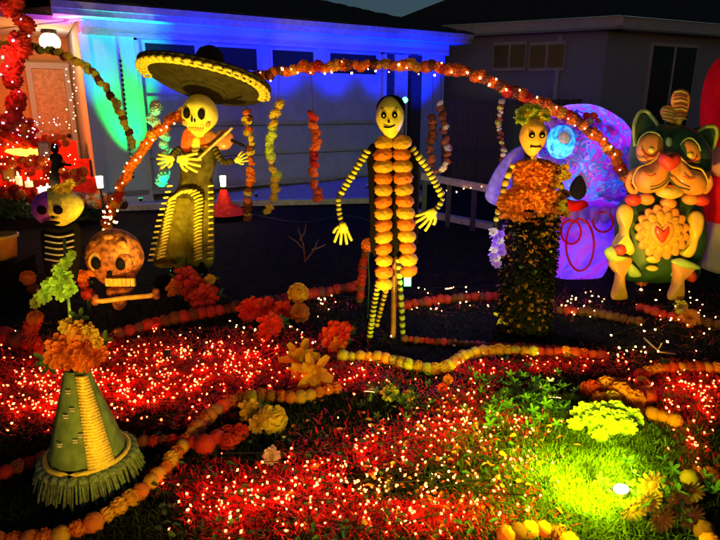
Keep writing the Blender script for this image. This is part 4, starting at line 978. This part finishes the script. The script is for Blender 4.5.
gg("red garland behind the central skeleton's legs", [(402, 306), (440, 300), (480, 297), (506, 296)], .035, [RD, BR], (3, 1))
gg("orange garland at the right with a bright straight run", [(640, 374), (665, 368), (700, 368), (740, 370)], .03, [O, RD], (3, 1))
gg("orange red garland bend behind the lime chrysanthemums", [(586, 388), (612, 384), (628, 388), (648, 398), (640, 380)], .034, [O, RD], (2, 1))
gg("short orange garland right of the lime chrysanthemums", [(640, 412), (660, 416), (684, 424)], .032, [O])
gg("orange garland curling round the dried sunflowers at lower right", [(690, 478), (706, 476), (740, 474)], .032, [O, G_, BR])
gg("orange garland in the bottom right corner", [(690, 512), (704, 530), (712, 548)], .032, [O, BR])
gg("faint orange garland cropped by the bottom edge, right of centre", [(505, 536), (530, 530), (552, 532), (572, 545)], .03, [O, BR, G_])
gg("dark red garland behind the dog figure's feet", [(640, 308), (680, 318), (740, 328)], .035, [RD, BR])
gg("brown red garland in front of the inflatable figure", [(560, 310), (600, 314), (640, 322)], .03, [BR, RD])

# ================================================================== FLOWERS ON THE LAWN
bouquet("red bunch with pale orange blooms at the musician's feet", [(178, 288, 4.3, .09, "marigold_orange", BL), (194, 288, 4.3, .11, "marigold_red", BL), (204, 298, 4.25, .12, "marigold_red", BL), (210, 280, 4.35, .05, "marigold_gold", BL), (186, 278, 4.35, .1, "marigold_red", BL), (198, 308, 4.2, .06, "marigold_red", BL)])
bouquet("scarlet bunch beside two golden marigolds", [(250, 310, 4.0, .1, "petal_scarlet", BL), (266, 308, 4.0, .09, "petal_scarlet", BL), (282, 312, 4.0, .09, "petal_scarlet", BL), (270, 325, 3.95, .09, "petal_scarlet", BL), (264, 336, 3.9, .05, "marigold_red", BL)])
bouquet("two round golden marigolds on upright stems", [(298, 293, 4.0, .078, "marigold_gold", MG), (300, 313, 3.98, .075, "marigold_gold", MG)], leaves=1)
bouquet("orange and yellow lilies in front of the central skeleton, left", [(300, 360, 3.2, .1, "marigold_gold", LILY), (314, 372, 3.15, .1, "marigold_gold", LILY), (298, 372, 3.15, .05, "petal_yellow", LILY), (320, 382, 3.1, .05, "marigold_orange", LILY), (306, 364, 3.15, .05, "marigold_orange", LILY)])
bouquet("scarlet bloom with green leaves by the golden garland's start", [(336, 336, 3.4, .105, "petal_scarlet", BL), (346, 330, 3.5, .06, "petal_scarlet", BL), (338, 345, 3.45, .06, "marigold_orange", BL)], leaves=5)
bouquet("orange lily with a yellow tip at the lady skeleton's hem", [(510, 308, 3.75, .07, "marigold_orange", LILY), (505, 318, 3.7, .06, "petal_yellow", LILY), (514, 302, 3.75, .05, "marigold_gold", LILY)], leaves=2)
bouquet("yellow and orange flowers by the dog figure's front foot", [(681, 306, 4.15, .05, "petal_yellow", BL), (680, 316, 4.1, .05, "petal_yellow", BL), (690, 318, 4.1, .07, "marigold_orange", BL)], leaves=1)
bouquet("lime yellow chrysanthemum clump glowing above the floodlight", [(584, 414, 2.75, .062, "petal_lime", BL), (600, 412, 2.72, .06, "petal_lime", BL), (616, 412, 2.74, .06, "petal_lime", BL), (632, 418, 2.76, .055, "petal_lime", BL), (590, 426, 2.68, .055, "petal_lime", BL), (608, 426, 2.66, .055, "petal_lime", BL), (626, 428, 2.68, .05, "petal_lime", BL), (600, 436, 2.62, .04, "petal_lime", BL), (576, 424, 2.74, .04, "petal_lime", BL), (606, 419, 2.7, .06, "petal_lime", BL), (592, 420, 2.7, .055, "petal_lime", BL), (620, 421, 2.7, .055, "petal_lime", BL)], leaves=2)
bouquet("orange marigold heap behind the lime chrysanthemums", [(592, 390, 2.95, .055, "marigold_red", MG), (606, 386, 2.96, .055, "marigold_orange", MG), (620, 393, 2.94, .06, "marigold_orange", MG), (634, 400, 2.9, .055, "marigold_orange", MG), (612, 400, 2.9, .05, "marigold_gold", MG), (600, 400, 2.9, .045, "marigold_orange", MG)], leaves=1, stem=False)
bouquet("yellow ball chrysanthemum lying beside the orange garland bend", [(272, 420, 2.62, .075, "petal_yellow", MG), (250, 410, 2.68, .06, "bone", {"bone": BL["petal_yellow"]}), (258, 424, 2.6, .05, "bone", {"bone": BL["petal_yellow"]})], leaves=2, stem=False)
bouquet("red berries or small marigolds next to the ball chrysanthemum", [(228, 442, 2.5, .04, "marigold_red", MG), (240, 432, 2.55, .042, "marigold_red", MG)], leaves=0, stem=False)
bouquet("pale pink leafy sprig on the lawn below the ball chrysanthemum", [(272, 456, 2.4, .045, "petal_cream", LILY if False else {"petal_cream": BL["petal_cream"]})], leaves=1, stem=False)
bouquet("small yellow bloom on the grass below the golden garland", [(390, 393, 2.88, .05, "petal_yellow", BL), (408, 396, 2.86, .035, "marigold_gold", BL)], leaves=2, stem=False)
bouquet("little orange blossom just under the golden garland's dip", [(448, 380, 3.0, .035, "marigold_orange", BL), (442, 388, 2.95, .03, "petal_scarlet", BL)], leaves=1, stem=False)
# dried sunflowers lower right
def sunflower_mesh():
    q = MB()
    for L, n, el in ((1, 13, 12), (.85, 12, 28)):
        for i in range(n):
            a = 2*math.pi*i/n+L; e = R(el); d = Vector((math.cos(a)*math.cos(e), math.sin(a)*math.cos(e), math.sin(e))); petal(q, d*.3, d, Vector((0, 0, 1)), L*.7, .26, .15)
    return q.mesh("sunflower_petals", "marigold_gold", False)
SF = sunflower_mesh(); SFC = MB().ball((0, 0, .06), (.36, .36, .14), 12, 6).mesh("seed_head", "wood_brown")
mat("petal_tan", (.3, .14, .05), .8, .3, 40, .3); SF.materials[0] = M["petal_tan"]
t = thing("sunflower_bunch", "dried tan sunflowers in front of the floodlight at lower right", "flowers", Vector((1.12, 1.95, 0)))
for x, y, Y, r in ((652, 484, 2.02, .05), (675, 502, 1.96, .055), (632, 508, 1.98, .05), (660, 518, 1.92, .045), (690, 490, 2.0, .045), (648, 500, 1.97, .04), (690, 516, 1.93, .045)):
    Y -= .17; r *= 1.25; c = at(x, y, Y)-t.location; f = inst("flower", SF, t, c, (R(rnd.uniform(78, 100)), rnd.uniform(-.3, .3), rnd.uniform(-.2, .4)), r); inst("seed_head", SFC, f, (0, 0, 0))
    MB().tube([Vector((c.x*.8, c.y, 0)), c+Vector((0, .015, 0))], .005, 5).build("stem", "leaf", t)
for _ in range(26): inst("leaf", LEAF, t, Vector((rnd.uniform(-.2, .2), rnd.uniform(-.2, .04), rnd.uniform(.02, .16))), (rnd.random()*1.5, rnd.random(), rnd.random()*6), rnd.uniform(.03, .05))
# leafy plant left of the flood
t = thing("leafy_plant", "low bright green leafy plant left of the lime chrysanthemums", "plant", gnd(520, 420))
for _ in range(190):
    p = gnd(rnd.gauss(522, 26), rnd.gauss(408, 13)); z = abs(rnd.gauss(.05, .04)); inst("leaf", LEAF, t, Vector((p.x, p.y, z))-t.location, (rnd.uniform(-.8, .8), rnd.uniform(-.8, .8), rnd.random()*6), rnd.uniform(.022, .042))
t = thing("leafy_plant", "small dark leafy sprigs scattered left of the golden garland's dip", "plant", gnd(395, 400))
for _ in range(60):
    p = gnd(rnd.gauss(400, 22), rnd.gauss(402, 8)); inst("leaf", LEAF, t, Vector((p.x, p.y, abs(rnd.gauss(.03, .03))))-t.location, (rnd.uniform(-.8, .8), rnd.uniform(-.8, .8), rnd.random()*6), rnd.uniform(.02, .035))
tw = thing("fallen_twig", "bare pale forked twig on the ground in front of the dog figure", "twig", gnd(650, 345))
MB().tube([gnd(644, 338, .06)-tw.location, gnd(655, 348, .03)-tw.location, gnd(660, 352, .02)-tw.location, gnd(676, 354, .02)-tw.location], .006, 5).build("stick", "wood_tan", tw)
MB().tube([gnd(658, 350, .02)-tw.location, gnd(662, 343, .07)-tw.location], .004, 5).build("twig_fork", "wood_tan", tw)
tw = thing("bare_shrub", "bare leafless shrub on the dark lawn left of the central skeleton", "shrub", gnd(305, 262))
for x0, y0, x1, y1 in ((305, 262, 298, 228), (305, 262, 318, 240), (302, 248, 288, 236), (312, 250, 326, 244), (300, 240, 306, 224)):
    MB().tube([at(x0, y0, tw.location.y)-tw.location, at((x0+x1)/2+2, (y0+y1)/2, tw.location.y)-tw.location, at(x1, y1, tw.location.y)-tw.location], [.009, .006, .003], 5).build("branch", "wood_brown", tw)

# ================================================================== LIGHTS OVER THE LAWN, PAINTED RED GLOW AND GRASS
BLOBS = [(50, 395, 75, 32, 170, 'r'), (150, 385, 75, 32, 140, 'r'), (240, 365, 95, 26, 140, 'r'), (130, 350, 90, 12, 30, 'r'),
         (310, 500, 120, 34, 85, 'r'), (400, 470, 95, 42, 85, 'r'), (470, 420, 65, 30, 75, 'r'), (230, 505, 60, 30, 40, 'r'), (450, 515, 90, 24, 55, 'r'), (520, 470, 40, 26, 30, 'r'),
         (350, 380, 50, 12, 28, 'r'), (690, 398, 55, 26, 70, 'r'), (560, 365, 60, 10, 26, 'r'), (480, 370, 30, 8, 14, 'r'), (690, 320, 60, 26, 34, 'w'), (570, 306, 40, 12, 26, 'w'), (450, 302, 60, 12, 22, 'w'),
         (640, 355, 80, 10, 16, 'w'), (270, 335, 110, 12, 24, 'w'), (40, 335, 60, 14, 8, 'w'), (330, 305, 30, 8, 12, 'w'), (470, 186, 20, 5, 0, 'w'), (700, 440, 30, 30, 20, 'r')]
def blob_pts(b, n, q, tight=1.0):
    out = []
    while len(out) < n:
        x = q.gauss(b[0], b[2]*.55*tight); y = q.gauss(b[1], b[3]*.6*tight)
        if abs(x-b[0]) < b[2]*1.4 and abs(y-b[1]) < b[3]*1.4 and y < 560: out.append((x, y))
    return out
names = {0: "dense red fairy lights at the far left of the lawn", 1: "dense red fairy lights between cone doll and garland bend", 2: "red fairy light bed behind the orange garland bend", 3: "thin row of red lights behind the cone doll's flowers", 4: "red fairy lights on the front lawn left of centre",
         5: "red fairy lights on the front lawn centre", 6: "red fairy lights left of the leafy plant", 7: "red fairy lights in the bottom left by the thick garland", 8: "red fairy lights along the bottom edge right of centre", 9: "sparse red lights beside the green lit grass",
         10: "sparse red lights left of the small yellow bloom", 11: "red fairy lights near the right edge before the orange run", 12: "red lights in front of the lady skeleton", 13: "few red lights under the golden garland's rise", 14: "warm lights scattered before the dog figure", 15: "warm lights under the inflatable skull", 16: "warm lights behind the central skeleton's feet",
         17: "few warm lights by the fallen twig", 18: "sparse warm lights round the scarlet bunch", 19: "few warm lights at the far left behind the cone doll", 20: "warm lights left of the central skeleton's leg", 22: "few red lights near the dried sunflowers"}
q = random.Random(3); glow_pts = []
for i, b in enumerate(BLOBS):
    if b[4] == 0: continue
    pts = sorted(blob_pts(b, b[4], q), key=lambda p: (round(p[1]/12), p[0]*(1 if round(p[1]/12) % 2 else -1)))
    pos = [gnd(x, y)+Vector((0, 0, q.uniform(.015, .055))) for x, y in pts]
    light_string(names[i], pos, .0052 if b[5] == 'r' else .006, "bulb_red" if b[5] == 'r' else "bulb_warm", wire=True)
    if b[5] == 'r' and b[4] >= 60: light_string(names[i].replace('red', 'golden', 1) if 'red' in names[i] else names[i], [gnd(x, y)+Vector((0, 0, q.uniform(.015, .05))) for x, y in blob_pts(b, b[4]//(2 if i in (5, 6, 4) else 4), q)], .0046, 'bulb_gold', wire=False)
    glow_pts += [gnd(x, y) for x, y in blob_pts(b, b[4]*(56 if b[5] == 'r' else 8), q, 1.1)]
# red shreds put in as the fairy lights' glow on the grass
rg = np.random.default_rng(5)
def shreds(name, label, cat, P, L0, L1, wd, m, upm, kind="stuff", clump=None):
    n = len(P); P = np.array(P); a = rg.uniform(0, 2*np.pi, n); el = rg.uniform(*upm, n); L = rg.uniform(L0, L1, n)
    d = np.stack([np.cos(a)*np.cos(el), np.sin(a)*np.cos(el), np.sin(el)], 1); s_ = np.stack([-np.sin(a), np.cos(a), np.zeros(n)], 1)*wd*rg.uniform(.6, 1.4, (n, 1))
    bend = np.stack([np.cos(a), np.sin(a), -np.ones(n)*.6], 1)*(L*.25)[:, None]
    v = np.stack([P-s_, P+s_, P+d*(L*.55)[:, None]+s_*.8, P+d*(L*.55)[:, None]-s_*.8, P+d*L[:, None]+bend], 1).reshape(-1, 3)
    base = np.arange(n)*5; loops = np.stack([base, base+1, base+2, base+3, base+3, base+2, base+4], 1).reshape(-1)
    me = bpy.data.meshes.new(name); me.vertices.add(n*5); me.vertices.foreach_set("co", v.astype(np.float32).reshape(-1))
    me.loops.add(n*7); me.loops.foreach_set("vertex_index", loops.astype(np.int32)); me.polygons.add(n*2)
    me.polygons.foreach_set("loop_start", np.stack([np.arange(n)*7, np.arange(n)*7+4], 1).reshape(-1).astype(np.int32))
    me.update(calc_edges=True); me.materials.append(M[m]); o = bpy.data.objects.new(name, me); col.objects.link(o)
    tag(o, label, cat); o["kind"] = kind; return o
from mathutils import noise
glow_pts = [p for p in glow_pts if noise.noise(Vector((p.x*3.2, p.y*3.2, 0)))+.22*(p.y > 2.9) > rnd.uniform(-.42, .08)]
T_ = [(p.x, p.y, .004) for p in glow_pts]
shreds("red_glow_shreds", "red shreds among the fairy lights, standing in for their red glow on the grass", "painted glow", T_, .015, .05, .0035, "glow_red", (0.05, 1.1))
# loose petals and leaves among the lights
for nm, lab, mm, cnt in (("loose_petals", "loose orange petals scattered over the front lawn", "marigold_orange", 120), ("loose_petals", "loose yellow petals scattered over the front lawn", "petal_yellow", 60), ("fallen_leaves", "dark fallen leaves scattered over the front lawn", "leaf", 260)):
    mb = MB()
    for _ in range(cnt):
        x, y = (rnd.gauss(440, 75), rnd.gauss(450, 38)) if mm != "leaf" else (rnd.uniform(150, 560), rnd.uniform(425, 550))
        if y > 555: continue
        p = gnd(x, y, rnd.uniform(.02, .05)); a = rnd.uniform(0, 6.28); petal(mb, p, (math.cos(a), math.sin(a), rnd.uniform(-.3, .4)), (rnd.uniform(-.6, .6), rnd.uniform(-.6, .6), 1), rnd.uniform(.018, .04), .018, .25)
    tag(mb.build(nm, mm, None, False), lab, "petals" if mm != "leaf" else "leaves", kind="stuff")
# grass over the visible lawn
def fgrass(n, y0, y1, px0=-20, px1=740):
    y = rg.uniform(y0, y1, n)**1.0; px = rg.uniform(px0, px1, n)
    r_ = [gnd(a, b) for a, b in zip(px, y)]; return [(p.x, p.y, -.005) for p in r_]
gr = fgrass(52000, 300, 555)+fgrass(9000, 232, 300)
shreds("grass", "short green lawn grass covering the yard", "grass", gr, .02, .05, .0028, "grass", (.5, 1.45))
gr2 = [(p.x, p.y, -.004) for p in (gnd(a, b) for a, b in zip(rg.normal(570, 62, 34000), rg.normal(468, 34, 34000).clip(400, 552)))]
shreds("lit_grass_patch", "taller grass round the floodlight, its light pool put into a brighter green", "grass", gr2, .025, .06, .0025, "grass_lit", (.6, 1.5))

# ================================================================== DISPLAY FLOODLIGHTS
fp = gnd(629, 500)
fl = thing("lawn_spotlight", "small white hot lawn spotlight glowing beside the dried sunflowers", "lamp", gnd(621, 489, .06))
MB().ball((0, 0, 0), (.03, .02, .02), 12, 8).build("bulb", "flood_lens", fl)
MB().lathe([(.0, -.06), (.012, -.06), (.012, -.03), (.03, -.022), (.034, -.012), (0, -.012)], n=12).build("housing", "metal_dark", fl)
lamp('SPOT', gnd(620, 489, .2), 150, (.72, 1, .004), .04, gnd(572, 455), 104, .9, 'flood_spill'); lamp('POINT', gnd(582, 462, .3), 30, (.72, 1, .004), .05, name="flood_spill")  # the point lamp is an unseen extra, added to widen the spotlight's pool
Y_ = (1, .7, .07)
flood("warm yellow floodlight in the red light bed, aimed up at the musician", Vector((-1.2, 3.25, 0)), Vector((-1.55, 4.7, 1.45)), 340, Y_, "bulb_warm", 66, .03, .8)
flood("warm yellow floodlight low in front of the central skeleton", Vector((.05, 2.72, 0)), Vector((.2, 3.85, 1.35)), 135, Y_, "bulb_warm", 72, .03, .8)
flood("orange floodlight by the lime chrysanthemums, aimed at the dog figure", Vector((1.82, 3.1, 0)), Vector((2.4, 4.5, .9)), 135, (1, .5, .06), "bulb_warm", 56, .03, .8)
flood("orange floodlight in the grass, aimed at the lady skeleton", Vector((1.02, 2.66, 0)), Vector((1.2, 3.9, 1.8)), 240, (1, .6, .07), "bulb_warm", 34, .03, .8)
flood("orange floodlight in the red light bed aimed at the orange skull", Vector((-1.62, 3.05, 0)), Vector((-1.98, 4.2, .55)), 70, (1, .5, .06), "bulb_warm", 62, .03, .9)
flood("yellow floodlight below the frame aimed at the cone doll", Vector((-.55, .95, .0)), Vector((-1.2, 2.3, .62)), 60, (1, .6, .08), "bulb_warm", 44, .03, .8)
flood("added wide warm fill lamp, unseen below the frame, brightening the garlands on the lawn", Vector((.1, .4, .45)), Vector((-.1, 3.4, 0)), 85, (1, .45, .04), "bulb_warm", 110, .05, .9)  # fill lamp out of view, added to lift the lawn garlands

flood("orange floodlight on the lawn behind the figures, aimed up at the arch", Vector((.75, 4.55, 0)), Vector((.45, 5.0, 1.9)), 75, (1, .5, .06), "bulb_warm", 120, .03, .7)
flood("orange floodlight at the arch's right foot", Vector((1.55, 4.55, 0)), Vector((1.6, 4.85, 1.5)), 30, (1, .5, .06), "bulb_warm", 70, .03, .7)
cd = [gnd(250, 214, .02), gnd(300, 222, .02), gnd(345, 216, .02), gnd(380, 228, .02), gnd(404, 300, .02)]
tag(MB().tube(curve(cd, .06), .008, 5).build("power_cord", "wire", None), "black power cord running over the dark lawn behind the central skeleton", "cord")
